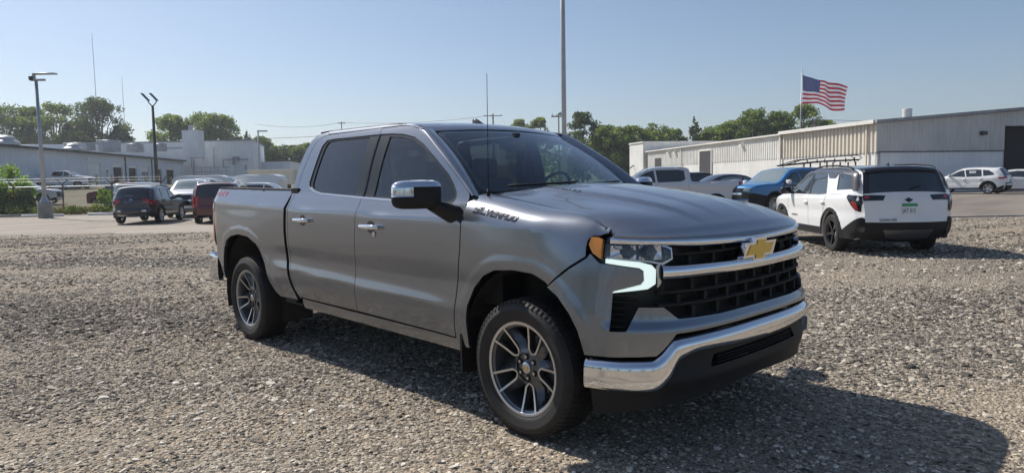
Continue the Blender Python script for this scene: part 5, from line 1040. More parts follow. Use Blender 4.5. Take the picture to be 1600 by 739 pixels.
# ================================================================== buildings, poles, fence, flag, trees
def blockmat(name, col, dirt=.25):
    """painted blockwork: courses in fine relief with grime"""
    m, t, b = newmat(name); inp(b, 'Roughness', .85); tc = N(t, 'ShaderNodeTexCoord').outputs['Object']
    n = N(t, 'ShaderNodeTexNoise'); n.inputs['Scale'].default_value = .7; n.inputs['Detail'].default_value = 8; t.links.new(tc, n.inputs['Vector'])
    mp = N(t, 'ShaderNodeMapping'); mp.inputs['Scale'].default_value = (3, 3, .3); t.links.new(tc, mp.inputs[0])
    n2 = N(t, 'ShaderNodeTexNoise'); n2.inputs['Scale'].default_value = 1.3; n2.inputs['Detail'].default_value = 5; t.links.new(mp.outputs[0], n2.inputs['Vector'])
    a = N(t, 'ShaderNodeMath', operation='MULTIPLY'); t.links.new(n.outputs[0], a.inputs[0]); t.links.new(n2.outputs[0], a.inputs[1])
    t.links.new(ramp(t, a.outputs[0], [(.12, tuple(c * (1 - dirt) for c in col)), (.32, col)]), b.inputs['Base Color'])
    w_ = N(t, 'ShaderNodeTexWave', bands_direction='Z'); w_.inputs['Scale'].default_value = .8; t.links.new(tc, w_.inputs['Vector'])
    bp = N(t, 'ShaderNodeBump'); bp.inputs['Strength'].default_value = .25; bp.inputs['Distance'].default_value = .01; t.links.new(w_.outputs[0], bp.inputs['Height']); t.links.new(bp.outputs[0], b.inputs['Normal']); return m
M['wblock'] = blockmat('white_painted_block', (.82,.81,.77), .15)
M['gblock'] = blockmat('grey_white_block', (.82,.84,.86), .12)
M['wsteel'] = blockmat('white_steel_siding', (.84,.82,.77), .14)
M['bsteel'] = blockmat('beige_steel_siding', (.74,.68,.57), .14)
M['gsteel'] = blockmat('grey_steel_siding', (.60,.60,.58), .15)
M['lsteel'] = blockmat('pale_blue_steel_siding', (.64,.70,.78), .05)
M['roofm'] = blockmat('grey_roof_steel', (.35,.36,.38), .3)
M['droof'] = mat('dark_edge_and_doorway', (.06,.06,.065), .8)
def sill(lat0, dep0, lat1, dep1): return P(lat0, dep0, 0), P(lat1, dep1, 0)
def ribbed(name, a, b, z0, z1a, z1b, pitch, depth, m, parent, duty=.5):
    """ribbed steel wall between two ground points; ribs stand out to the right of a->b"""
    a = Vector(a); b = Vector(b); L_ = (b - a).length; d = (b - a) / L_; n = Vector((d.y, -d.x, 0)); k = int(L_ / pitch); pts = []
    for i in range(k):
        for f, o in ((0, 0), (duty * .8, 0), (duty, depth), (.92, depth), (1.0, 0))[:4]: pts.append(((i + f) * L_ / k, o))
    pts.append((L_, 0)); V = []; 
    for s, o in pts:
        q = a + d * s + n * o; V.append((q.x, q.y, z0)); V.append((q.x, q.y, z1a + (z1b - z1a) * s / L_))
    return mesh_obj(name, V, [(2*i, 2*i+2, 2*i+3, 2*i+1) for i in range(len(pts) - 1)], m, parent, smooth=False)
def wallbox(name, a, b, z0, z1a, z1b, th, m, parent, holes=(), out=0):
    """thick wall from a to b with rectangular openings (s0, s1, zlo, zhi)"""
    a = Vector(a); b = Vector(b); L_ = (b - a).length; d = (b - a) / L_; n = Vector((d.y, -d.x, 0)); a = a + n * out; mb = MB()
    def seg(s0, s1, zl, zh0, zh1):
        if s1 - s0 < .01: return
        p = [a + d * s0, a + d * s1, a + d * s1 - n * th, a + d * s0 - n * th]; z = [zh0, zh1, zh1, zh0]
        mb.add([(q.x, q.y, zl) for q in p] + [(q.x, q.y, zz) for q, zz in zip(p, z)], [(3,2,1,0),(4,5,6,7),(0,1,5,4),(1,2,6,5),(2,3,7,6),(3,0,4,7)])
    top = lambda s: z1a + (z1b - z1a) * s / L_; s = 0
    for s0, s1, zl, zh in sorted(holes):
        seg(s, s0, z0, top(s), top(s0)); seg(s0, s1, zh, top(s0), top(s1))
        if zl > z0 + .01: seg(s0, s1, z0, zl, zl)
        s = s1
    seg(s, L_, z0, top(s), top(L_)); return mb.build(name, m, parent), (a, d, n, L_)
def slab(name, pts, th, m, parent):
    return MB().prism([tuple(p) for p in pts], (0, 0, th)).build(name, m, parent)
# ---------------- right: steel and block shed
B = tag(empty('steel_shed', P(26.4, 50)), 'long steel and block shed with dark doorway in its grey gable', 'building'); B.location = (0, 0, 0)
ud = (.976, .22); vd = (-.22, .976); A0 = (26.4, 50)
q = lambda u, v, z=0: P(A0[0] + ud[0] * u + vd[0] * v, A0[1] + ud[1] * u + vd[1] * v, z)
# long wall, seen from outside: far end -> near corner keeps the outside on the right hand side
d_long = [(40 - 24.6, 40 - 22.2, .3, 4.15), (40 - 38.2, 40 - 36.9, 2.6, 4.0)]
wallbox('block_wall', q(0, 40), q(0, 0), -.3, 3.13, 3.13, .25, M['wblock'], B, holes=sorted([(40 - 36.2, 40 - 34.4, 2.3, 3.5)]) if False else [])
ribbed('steel_siding', q(0, 11.4), q(0, 0), 3.10, 5.18, 5.18, .42, .09, M['bsteel'], B, .55)
ribbed('steel_siding', q(0, 23.6), q(0, 11.5), 3.10, 5.1, 5.14, .34, .05, M['wsteel'], B, .5)
ribbed('steel_siding', q(0, 40), q(0, 26.4), 3.10, 4.95, 5.05, .34, .05, M['wsteel'], B, .5)
ribbed('steel_siding', q(0, 26.4), q(0, 23.6), 4.45, 5.05, 5.1, .34, .05, M['wsteel'], B, .5)
dw = lambda u, v, z0, z1, wv, m_, nm, dd=.08: MB().prism([tuple(q(u, v, z0)), tuple(q(u, v + wv, z0)), tuple(q(u, v + wv, z1)), tuple(q(u, v, z1))], tuple((q(1, 0) - q(0, 0)) * dd)).build(nm, m_, B)
dw(-.09, 23.7, .2, 4.4, 2.5, M['droof'], 'doorway_shade'); dw(-.12, 26.2, .2, 4.5, .14, M['wsteel'], 'door_frame'); dw(-.12, 23.6, .2, 4.5, .14, M['wsteel'], 'door_frame'); dw(-.13, 23.6, 4.4, 4.55, 2.7, M['wsteel'], 'door_frame')  # dark slab on the wall painted for the shade inside the doorway
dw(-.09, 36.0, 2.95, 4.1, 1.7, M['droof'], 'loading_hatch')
for v in (.9, 11.45, 30.5): dw(-.20, v, .2, 5.15, .12, M['wsteel'] if v > 5 else M['bsteel'], 'downpipe', .1)
dw(-.03, 11.4, 3.12, 3.17, -11.4, M['roofm'], 'flashing'); 
for v in (17.5, 31.8, 33.5): o = dw(-.35, v, 4.5, 4.68, .4, M['wsteel'], 'wall_light', .25)
# gable
gdoor = (11.1, 20.0)
wallbox('block_wall', q(0, 0), q(11.1, 0), -.3, 3.13, 3.13, .25, M['gblock'], B); wallbox('block_wall', q(20, 0), q(50, 0), -.3, 3.13, 3.13, .25, M['gblock'], B)
ribbed('steel_siding', q(0, 0), q(11.1, 0), 3.11, 5.20, 6.03, .30, .035, M['gsteel'], B, .6); ribbed('steel_siding', q(11.1, 0), q(20, 0), 5.0, 6.03, 6.70, .30, .035, M['gsteel'], B, .6); ribbed('steel_siding', q(20, 0), q(25, 0), 3.11, 6.70, 7.08, .30, .035, M['gsteel'], B, .6); ribbed('steel_siding', q(25, 0), q(50, 0), 3.11, 7.08, 5.2, .30, .035, M['gsteel'], B, .6)
MB().prism([tuple(q(u, -.02, z)) for u, z in ((0, 3.10), (11.1, 3.10), (11.1, 3.17), (0, 3.17))], tuple((q(0, -1) - q(0, 0)) * .05)).build('flashing', M['droof'], B)
MB().prism([tuple(q(11.1, .9, z)) for z in (-.2, 5.0)][:1] + [tuple(q(20, .9, -.2)), tuple(q(20, .9, 5.0)), tuple(q(11.1, .9, 5.0))], tuple((q(0, 1) - q(0, 0)) * .1)).build('doorway_dark', M['dark'], B)  # dark sheet stands in for the shaded interior behind the doorway
MB().prism([tuple(q(u, .0, z)) for u, z in ((11.1, -.2), (11.1, 5.0))] + [tuple(q(11.1, .95, 5.0)), tuple(q(11.1, .95, -.2))], tuple((q(-1, 0) - q(0, 0)) * .1)).build('door_jamb', M['gsteel'], B)
o = MB().box(tuple(q(9.0, -.2, 4.45)), (.45, .3, .28), H(12)).build('wall_light', M['droof'], B); bevel(o, .05, 2)
# roof slabs
slab('roof', [q(-.35, -.3, 5.19), q(25, -.3, 7.10), q(25, 11.4, 7.10), q(-.35, 11.4, 5.19)], .22, M['roofm'], B)
slab('roof', [q(-.30, 11.4, 5.13), q(25, 11.4, 7.05), q(25, 40.2, 6.9), q(-.30, 40.2, 4.97)], .14, M['wsteel'], B)
slab('roof', [q(25, -.3, 7.10), q(50.3, -.3, 5.19), q(50.3, 40, 5.19), q(25, 40, 7.10)], .2, M['roofm'], B)
dw(-.42, 0, 5.17, 5.44, 11.4, M['wsteel'], 'gutter', .12)
lathe('roof_vent', [(.0, .35), (.36, .33), (.38, .28), (.36, .1), (.36, -.9), (.30, -.9)], M['gsteel'], B, n=20, axis='z').location = q(7.9, 6, 6.55)
# far white block house with a canopy
B2 = tag(empty('block_house', (0, 0, 0)), 'flat-roofed white block house at the far end of the long shed', 'building')
r4 = [(17.1, 89.6), (44, 95.7), (44, 116), (20.6, 112), (16.1, 94.0)]
MB().prism([tuple(P(a, b, -.2)) for a, b in r4], (0, 0, 6.45)).build('wall', M['wblock'], B2)
MB().prism([tuple(P(a, b, 6.22)) for a, b in [(17.0, 89.5), (44, 95.6), (44, 116), (20.5, 112.1), (16.0, 94.0)]], (0, 0, .16)).build('parapet', M['wsteel'], B2)
mb = MB(); mb.tube([P(15.9 + .0 * t, 92.6, 3.0 + .0 * t) + Vector((0, 0, .5 * math.sin(math.pi * t))) + (P(1.6 * t, 0, 0) - P(0, 0, 0)) for t in np.linspace(0, 1, 7)], .07, 6); mb.build('canopy', M['droof'], B2)
mb = MB(); c_ = P(17.9, 92.9, 2.0); mb.box(tuple(c_), (.9, .12, 1.6), H(0)); mb.build('door', M['droof'], B2)
# ---------------- left: blue-grey workshop with garage bays
B3 = tag(empty('workshop', (0, 0, 0)), 'pale blue ribbed-steel workshop with a row of garage bays', 'building')
wl = lambda d_, o=0, z=0: P(-52.0 - .087 * (d_ - 85) + o, d_, z)
doors = [(85.6, 88.7), (91.8, 94.4), (96.2, 98.7), (100.2, 102.8), (104.6, 107.2), (108.9, 112)]
for i, (a, b) in enumerate(zip([84.2] + [x[1] for x in doors], [x[0] for x in doors] + [116])):
    ribbed('steel_siding', wl(a), wl(b), 1.0, 6.0, 6.0, .30, .03, M['gsteel'] if False else M['lsteel'], B3, .5)
for i, (a, b) in enumerate(doors):
    ribbed('steel_siding', wl(a), wl(b), 4.8, 6.0, 6.0, .30, .03, M['lsteel'], B3, .5)
    m_ = M['wblock'] if i in (0, 3) else M['dark']
    if m_ is M['dark']:
        MB().prism([tuple(wl(a, -.12, 1)), tuple(wl(b, -.12, 1)), tuple(wl(b, -.12, 4.8)), tuple(wl(a, -.12, 4.8))], tuple(_rh * -.1)).build('bay_shade', M['dark'], B3)  # dark sheet painted for the shade inside the bay
        MB().prism([tuple(wl(a, -.05, 4.45)), tuple(wl(b, -.05, 4.45)), tuple(wl(b, -.05, 4.8)), tuple(wl(a, -.05, 4.8))], tuple(_rh * -.06)).build('raised_door', M['gblock'], B3)
    else:
        dr_ = tag(empty('garage_door'), None); dr_.parent = B3
        for k in range(5):
            z0 = 1.1 + k * .74; MB().prism([tuple(wl(a, -.12, z0)), tuple(wl(b, -.12, z0)), tuple(wl(b, -.12, z0 + .71)), tuple(wl(a, -.12, z0 + .71))], tuple(_rh * -.06)).build('door_panel', M['gblock'], dr_)
            if i == 3 and k in (2, 3):
                for j in range(3): w0_ = a + .2 + j * .82; MB().prism([tuple(wl(w0_, -.10, z0 + .12)), tuple(wl(w0_ + .62, -.10, z0 + .12)), tuple(wl(w0_ + .62, -.10, z0 + .62)), tuple(wl(w0_, -.10, z0 + .62))], tuple(_rh * -.03)).build('door_window', M['carglass'], dr_)
    for e in (a - .08, b + .08): MB().box(tuple(wl(e, .03, 2.9)), (.12, .16, 3.9), H(95)).build('door_jamb', M['gblock'], B3)
ribbed('steel_siding', wl(58), wl(84.2), 1.0, 6.02, 6.0, .45, .04, M['lsteel'], B3, .5)
MB().box(tuple(wl(90.2, .03, 3.2)), (.95, .08, 2.1), H(95)).build('side_door', M['gblock'], B3); MB().box(tuple(wl(90.2, .08, 3.6)), (.45, .05, .9), H(95)).build('door_window', M['carglass'], B3)
for d_ in (84.2, 95.3, 103.7, 115.8): mb = MB(); mb.tube([wl(d_, .12, 1.2), wl(d_, .12, 5.9)], .09 if d_ > 90 else .06, 6); mb.build('downpipe', M['droof'] if 90 < d_ < 110 else M['gblock'], B3)
slab('roof', [wl(57, .5, 6.05), wl(116.4, .5, 6.03), wl(116.4, -22, 7.4), wl(57, -22, 7.4)], .10, M['roofm'], B3)
MB().prism([tuple(wl(57, .52, 5.93)), tuple(wl(116.4, .52, 5.91)), tuple(wl(116.4, .52, 6.17)), tuple(wl(57, .52, 6.19))], tuple(_rh * .06)).build('fascia', M['droof'], B3)
MB().box(tuple(wl(84.9, .25, 5.3)), (.5, .3, .35), H(5)).build('wall_light', M['wblock'], B3)
for la, de, s in ((-56.5, 78, 1.25), (-56.5, 90, 1.0)):
    o = lathe('roof_ventilator', [(0, .95*s), (.55*s, .93*s), (.72*s, .80*s), (.72*s, .60*s), (.95*s, .52*s), (1.15*s, .30*s), (1.15*s, .12*s), (.8*s, .08*s), (.8*s, -.6*s)], M['galv'], B3, n=20, axis='z'); o.location = P(la, de, 6.55)
for la, de, z, dx, dy, dz in ((-60, 97, 7.5, 3.4, 2, 1.1), (-57.5, 100, 7.7, 2.2, 2, 1.7), (-56, 104, 7.6, 1.8, 1.6, 1.3), (-53.8, 107, 7.8, 1.5, 1.4, 1.2), (-62, 92, 7.2, 5, 2, .7)):
    o = MB().box(tuple(P(la, de, z)), (dx, dy, dz), H(0)).build('rooftop_unit', M['galv'] if dz > 1 else M['gblock'], B3); bevel(o, .06, 1)
# tall block building behind
B4 = tag(empty('block_building', (0, 0, 0)), 'tall whitewashed block building with pipes behind the workshop', 'building')
MB().prism([tuple(P(a, b, 1)) for a, b in ((-76, 119), (-43.6, 118), (-49.0, 138.5), (-76, 139))], (0, 0, 8.35)).build('wall', M['gblock'], B4)
MB().prism([tuple(P(a, b, 9.3)) for a, b in ((-76.1, 118.8), (-43.5, 117.8), (-48.9, 138.6), (-76.1, 139.1))], (0, 0, .22)).build('parapet', M['galv'], B4)
ch = MB().box(tuple(P(-51.6, 113.5, 8.6)), (2.6, 2.2, 4.4), H(0)).build('chimney_block', M['gblock'], B4); mb = MB(); mb.tube([P(-51.9, 113.5, 10.7), P(-51.9, 113.5, 11.7)], .35, 10); mb.build('stack_pipe', M['galv'], ch)
for L_ in ([(-40.4+-3.2,)],): pass
for a, za, b, zb_ in ((-58.5, 8.3, -53.8, 8.3), (-54.0, 8.3, -54.0, 5.0), (-53.6, 8.6, -53.6, 3.0), (-52.0, 8.7, -52.0, 6.0), (-50.2, 8.3, -50.2, 4.6), (-48.5, 6.2, -44.4, 6.2), (-48.6, 6.2, -48.6, 4.8)):
    mb = MB(); mb.tube([P(a, 117.7, za), P(b, 117.7, zb_)], .10, 6); mb.build('wall_pipe', M['galv'], B4)
for a, z, w_, h_ in ((-46.5, 6.3, 1.1, .7), (-46.9, 5.6, .3, .6), (-44.9, 4.8, .25, .8)): MB().box(tuple(P(a, 117.75, z)), (w_, .3, h_), H(0)).build('wall_box', M['roofm'], B4)
for a in np.arange(-53.2, -46, 1.4): mb = MB(); mb.tube([P(a, 116.5, 2), P(a, 116.5, 5.0)], .05, 5); mb.build('railing_post', M['galv'], B4)
for z in (4.2, 4.9): mb = MB(); mb.tube([P(-53.2, 116.5, z), P(-47, 116.5, z)], .05, 5); mb.build('railing', M['galv'], B4)
B5 = tag(empty('low_building', (0, 0, 0)), 'low pale building with a dark opening right of the tall block building', 'building')
MB().prism([tuple(P(a, b, 1)) for a, b in ((-48.6, 132), (-41.6, 131), (-43, 142), (-50, 142))], (0, 0, 5.2)).build('wall', M['gblock'], B5); MB().box(tuple(P(-45.2, 131.3, 4.4)), (6.4, .5, .6), H(0)).build('opening', M['droof'], B5)
TR = tag(empty('box_trailer', (0, 0, 0)), 'beige box trailer behind the small white pickup', 'trailer')
bz = float(g(-22, 65)); MB().prism([tuple(P(a, b, bz + .55)) for a, b in ((-24.6, 65), (-20.1, 64.4), (-19.5, 67), (-24.0, 67.6))], (0, 0, 3.05 - bz - .6)).build('body', M['bsteel'], TR)
MB().prism([tuple(P(a, b, 2.98)) for a, b in ((-24.7, 64.9), (-20.0, 64.3), (-19.4, 67.1), (-23.9, 67.7))], (0, 0, .12)).build('roof', M['wsteel'], TR)
for a in (-23.6, -21.0): o = lathe('wheel', [(.0,-.1),(.25,-.12),(.38,-.1),(.4,0),(.38,.1)], M['rubber'], TR, n=18); o.location = P(a, 65.0, bz + .40); o.rotation_euler = (0, 0, H(0))
# ---------------- poles
def pole(name, label, cat, pts, r0, r1, m, n=12):
    o = empty(name, (pts[0][0], pts[0][1], pts[0][2])); tag(o, label, cat); base = Vector(pts[0]); mb = MB(); mb.tube([Vector(p) - base for p in pts], r0, n, r2=r1); mb.build('pole', m, o, smooth=True); return o, base
o, b0 = pole('lamp_post', 'grey lamp post on a round concrete pedestal beside the chain-link fence', 'street lamp', [P(-25.6, 38, .6), P(-25.6, 38, 7.5)], .115, .075, M['galv'])
lathe('pedestal', [(.36,-.75),(.36,.22),(.34,.25),(0,.25)], M['concrete'], o, n=28, axis='z'); lathe('base_cover', [(.25,.25),(.22,.34),(.13,.52),(.12,.6)], M['galv'], o, n=20, axis='z')
e = _rh
for k, (u0, u1, z, h) in enumerate(((-.30, -.12, 6.95, .22), (-.1, 1.1, 7.18, .07))):
    x = MB(); c_ = e * ((u0 + u1) / 2); x.box((c_.x, c_.y, z), (u1 - u0, .34, h), H(0)); x = x.build('lamp_head', M['poledark'] if k == 0 else M['galv'], o); bevel(x, .02, 1)
MB().box((e.x * .1, e.y * .1, 6.86), (.75, .16, .10), H(0)).build('bracket', M['galv'], o); MB().box((e.x * -.1, e.y * -.1, 7.0), (.12, .12, .32), H(0)).build('bracket', M['galv'], o)
b_ = float(g(-30.6, 60)); o, b0 = pole('floodlight_pole', 'tall black pole with two tilted floodlights near the garage bays', 'street lamp', [P(-30.6, 60, b_), P(-30.6, 60, 8.6)], .17, .10, M['poledark'])
for s in (-1, 1):
    mb = MB(); z = 8.6 - b_; mb.tube([(0, 0, z - .1), tuple(e * s * .32 + Vector((0, 0, z + .25))), tuple(e * s * .40 + Vector((0, 0, z + .55)))], .05, 6); mb.build('arm', M['poledark'], o, smooth=True)
    x = MB().box((0, 0, 0), (.85, .38, .10)).build('floodlight', M['poledark'], o); x.location = e * (s * .36 - .22) + Vector((0, 0, z + .72)); x.rotation_euler = (0, R_(48), H(0)); bevel(x, .02, 1)
b_ = float(g(-25.3, 70)); o, b0 = pole('lamp_post', 'slim grey lamp post with one short arm before the tall block building', 'street lamp', [P(-25.3, 70, b_), P(-25.3, 70, 7.1)], .12, .08, M['polegrey'])
x = MB().box(tuple(e * .45 + Vector((0, 0, 7.05 - b_))), (.95, .3, .12), H(0)).build('lamp_head', M['polegrey'], o)
o, b0 = pole('light_mast', 'tall square-looking grey mast rising out of the top of the picture behind the cab', 'pole', [P(2.33, 30, -.1), P(2.33, 30, 13)], .105, .095, M['polegrey'], 20)
MB().box((0, 0, .25), (.5, .5, .5)).build('footing', M['concrete'], o); x = MB().box((0, 0, 13.0), (1.6, .5, .2), H(0)).build('lamp_head', M['polegrey'], o)
def upole(lat, dep, z, arm, label, left=True, m=M['wood'], r=.16):
    b_ = float(g(lat, dep)); o, b0 = pole('utility_pole', label, 'utility pole', [P(lat, dep, b_), P(lat, dep, z)], r, r * .75, m)
    for i, (u0, u1, dz) in enumerate(arm):
        mb = MB(); c_ = e * ((u0 + u1) / 2); mb.box((c_.x, c_.y, z - b_ - dz), (u1 - u0, .14, .14), H(0)); x = mb.build('crossarm', m, o)
        for u in np.linspace(u0 + .15, u1 - .15, 3): mb = MB(); p_ = e * u; mb.tube([(p_.x, p_.y, z - b_ - dz + .07), (p_.x, p_.y, z - b_ - dz + .3)], .07, 6); mb.build('insulator', M['galv'], x)
    return o
upole(-3.6, 150, 16.2, [(-2.0, 2.0, .45)], 'utility pole with a level crossarm, seen just over the cab roof', r=.2)
upole(6.3, 90, 10.2, [(-.95, .5, .4), (.0, .6, .15)], 'dark utility pole with a one-sided arm left of the tall mast', r=.10)
upole(48.9, 112, 10.7, [(-.7, .9, .4), (-.5, .7, 1.2)], 'utility pole with two short arms behind the flag', r=.14)
upole(-60.5, 166, 10.6, [(-1.2, 1.2, .5)], 'small distant utility pole between the trees left of the cab', r=.15)
upole(-39.8, 165, 16.5, [(-.9, .9, .4)], 'distant utility pole whose top shows left of the cab roof', r=.13)
for la, de, z, lb in ((-177, 300, 68, 'taller of two thin radio masts on the left skyline'), (-193, 350, 57, 'shorter of two thin radio masts on the left skyline')):
    o, b0 = pole('radio_mast', lb, 'mast', [P(la, de, 0), P(la, de, z)], .18, .10, M['galv'], 5)
    mb = MB()
    for k in range(12): zz = z * (k + .5) / 12; mb.box((0, 0, zz), (.7, .7, .08))
    tag(mb.build('mast_brace', M['galv'], o), kind='stuff')
def wire(p0, p1, sag, label):
    mb = MB(); pts = [Vector(p0).lerp(Vector(p1), t) - Vector((0, 0, sag * 4 * t * (1 - t))) for t in np.linspace(0, 1, 14)]; mb.tube(pts, .035, 4); tag(mb.build('power_line', M['poledark']), label, 'wire')
wire(P(-60.5, 166, 16.4), P(-39.8, 165, 16.3), .9, 'power line running left from the distant pole beside the cab roof')
wire(P(-3.6, 150, 15.9), P(-39.8, 165, 16.3), .8, 'power line between the two poles over the cab roof')
wire(P(-95, 120, 9.6), P(-30, 112, 9.4), .3, 'power line crossing in front of the left trees')
wire(P(48.9, 112, 10.6), P(90, 100, 9.2), .6, 'power line running right from the pole behind the flag')
# bollards at the garage bays
for i, d_ in enumerate((85.2, 89.0, 91.3, 95.6, 99.2, 103.4, 107.8, 112.6)):
    p_ = wl(d_, 1.2, 0); o = lathe('bollard', [(0, 3.35), (.12, 3.3), (.13, 3.2), (.13, 1.0)], M['yellow'], None, n=10, axis='z'); o.location = p_
    tag(o, ['yellow bollard by the near edge of the closed white garage door', 'yellow bollard by the far edge of the closed white garage door', 'yellow bollard before the first open bay', 'yellow bollard between the first and second open bays', 'yellow bollard left of the garage door with windows', 'yellow bollard right of the garage door with windows', 'yellow bollard between the two farthest bays', 'yellow bollard at the farthest bay'][i], 'bollard', 'yellow bollards at the garage bays')
# ---------------- rack behind the cars
o = tag(empty('ladder_rack', P(14.2, 31.5)), 'black steel ladder rack standing above the blue SUV and the white crossover', 'rack'); zz = 2.05 - o.location.z
rp = lambda u, z, v=0: tuple(e * u + _fh * v + Vector((0, 0, z)))
for v in (0, .7):
    mb = MB(); mb.tube([rp(-1.85, zz - .06, v), rp(.0, zz + .10, v), rp(1.6, zz + .14, v)], .035, 6); mb.build('lower_rail', M['black'], o, smooth=True)
    mb = MB(); mb.tube([rp(-1.85, zz - .06, v), rp(-1.0, zz + .18, v), rp(-.1, zz + .26, v), rp(1.55, zz + .36, v), rp(1.72, zz + .22, v), rp(1.55, zz + .10, v)], .022, 6); mb.build('upper_rail', M['black'], o, smooth=True)
for u in (-1.3, -.75, -.3, .05, .5, 1.0, 1.4): mb = MB(); mb.tube([rp(u, zz + .02, 0), rp(u, zz + .16 + .1 * (u + 1.3) / 2.7, 0)], .025, 5); mb.build('rung', M['black'], o)
for u in (-.6, .15, .75, 1.45):
    for v in (0, .7): mb = MB(); mb.tube([rp(u, zz + .06, v), rp(u, -.1, v)], .035, 6); mb.build('upright', M['black'], o)
# ---------------- flag
o, b0 = pole('flagpole', 'slim metal flagpole standing behind the long shed', 'flagpole', [P(33.2, 80, 0), P(33.42, 80, 13.5)], .07, .045, M['galv'], 10)
lathe('finial', [(0, .1), (.08, .05), (.1, 0), (.07, -.06), (0, -.08)], M['galv'], o, n=12, axis='z').location = (P(33.42, 80, 13.55) - b0)
FL = tag(empty('flag', (0, 0, 0)), 'red, white and blue striped flag with stars flying from the flagpole', 'flag')
ft = spl([(0, 13.06), (.4, 12.40), (.65, 12.15), (.85, 12.0), (1, 11.55)]); fb_ = spl([(0, 9.75), (.25, 9.78), (.48, 9.62), (.70, 8.95), (.85, 8.87), (1, 9.0)])
def flg(u, v):
    u = np.asarray(u, float); v = np.asarray(v, float); zt, zb_ = ft(u), fb_(u); d = 80 + .28 * np.sin(u * 11 + v * 1.6) * (.25 + u) + .12 * np.sin(u * 23 - v * 3); la = 33.5 + 4.95 * u - .12 * np.sin(v * 3.1) * u
    return CC.x + _rh.x * la + _fh.x * d, CC.y + _rh.y * la + _fh.y * d, zt + (zb_ - zt) * v
fr_ = mat('flag_red', (.42, .03, .05), .8); fw_ = mat('flag_white', (.72, .72, .74), .8); fb2 = mat('flag_blue', (.03, .045, .19), .8)
for k in range(13):
    u0 = .40 if k < 7 else 0; U = np.linspace(u0, 1, 28); rows = [[[float(c) for c in flg(u, (k + t) / 13)] for u in U] for t in (0, .5, 1)]
    grid('stripe', rows, fr_ if k % 2 == 0 else fw_, FL)
grid('canton', [[[float(c) for c in flg(u, v)] for u in np.linspace(0, .40, 14)] for v in np.linspace(0, 7 / 13, 10)], fb2, FL)
mb = MB()
for r in range(9):
    for c_ in range(6 if r % 2 == 0 else 5):
        u = .40 * (c_ * 2 + 1 + (r % 2)) / 12; v = (7 / 13) * (r + 1) / 10
        st = [(u + (.0135 if i % 2 == 0 else .0055) * math.sin(i * math.pi / 5), v - (.0195 if i % 2 == 0 else .008) * math.cos(i * math.pi / 5)) for i in range(10)]
        for off in (-.015, .015): V = [Vector([float(x) for x in flg(a, b)]) + _fh * off for a, b in st]; mb.add(V, [tuple(range(10))])
tag(mb.build('stars', fw_, FL), kind='stuff')
# ---------------- fence, kerbs
FE = tag(empty('chain_link_fence', (0, 0, 0)), 'chain-link fence with barbed-wire arms along the weedy edge of the lot', 'fence')
fz = lambda la: float(g(la, 43.6))
for la in np.arange(-37.5, -19, 3.1):
    mb = MB(); z = fz(la); mb.tube([P(la, 43.6, z - .2), P(la, 43.6, z + 1.85)], .045, 6); ps = mb.build('post', M['darkred'] if abs(la + 31.3) < .2 else M['wood'], FE)
    for s in (-1, 1): mb = MB(); mb.tube([P(la, 43.6, z + 1.8), P(la + s * .38, 43.6, z + 2.25)], .03, 5); mb.build('barb_arm', M['wood'], ps)
for z_, r in ((1.72, .03), (.1, .02), (2.05, .012), (2.22, .012)): mb = MB(); mb.tube([P(a, 43.6 - .05, fz(a) + z_) for a in np.arange(-37.5, -18.9, 3.1)], r, 5); mb.build('rail', M['galv'], FE)
mb = MB(); pit = .13
for s in (-1, 1):
    for a in np.arange(-38.5, -18.5, pit):
        a1 = a + s * 1.62; t0, t1 = 0, 1
        mb.tube([P(a, 43.62 + .01 * s, .08), P(a1, 43.62 + .01 * s, 1.70)], .0055, 3, cap=False)
tag(mb.build('mesh', M['wire'], FE), kind='stuff')
for i, (a0, a1, d_) in enumerate(((-33.5, -30.9, 40.9), (-30.8, -28.6, 40.4), (-28.4, -26.1, 40.2), (-25.0, -23.0, 40.9), (-22.9, -20.6, 41.1))):
    x = MB().box(tuple(P((a0 + a1) / 2, d_, .06)), (a1 - a0, .22, .16), H(4)).build('parking_block', M['wblock'] if i in (2, 3) else M['concrete']); bevel(x, .03, 1)
    tag(x, ['weathered concrete parking block farthest left below the fence', 'concrete parking block second from the left edge', 'white concrete parking block just left of the lamp post pedestal', 'white concrete parking block just right of the lamp post pedestal', 'concrete parking block nearest the dark navy crossover'][i], 'parking block', 'parking blocks along the fence')
# ---------------- foliage
def leafmat(name, cols, trans=.35):
    m = bpy.data.materials.new(name); m.use_nodes = True; t = m.node_tree; t.nodes.clear(); MATS[name] = m
    at = N(t, 'ShaderNodeAttribute'); at.attribute_name = 'tone'; c = ramp(t, at.outputs['Fac'], [(i / (len(cols) - 1), q_) for i, q_ in enumerate(cols)])
    d = N(t, 'ShaderNodeBsdfDiffuse'); tr = N(t, 'ShaderNodeBsdfTranslucent'); gl_ = N(t, 'ShaderNodeBsdfGlossy'); gl_.inputs['Roughness'].default_value = .45; mx = N(t, 'ShaderNodeMixShader'); mx.inputs[0].default_value = trans; m2 = N(t, 'ShaderNodeMixShader'); m2.inputs[0].default_value = .04; o = N(t, 'ShaderNodeOutputMaterial')
    br = N(t, 'ShaderNodeMixRGB', blend_type='MULTIPLY'); br.inputs[0].default_value = 1; br.inputs[2].default_value = (1.5, 1.6, .7, 1); t.links.new(c, br.inputs[1])
    t.links.new(c, d.inputs[0]); t.links.new(br.outputs[0], tr.inputs[0]); t.links.new(d.outputs[0], mx.inputs[1]); t.links.new(tr.outputs[0], mx.inputs[2]); t.links.new(mx.outputs[0], m2.inputs[1]); t.links.new(gl_.outputs[0], m2.inputs[2]); t.links.new(m2.outputs[0], o.inputs[0]); return m
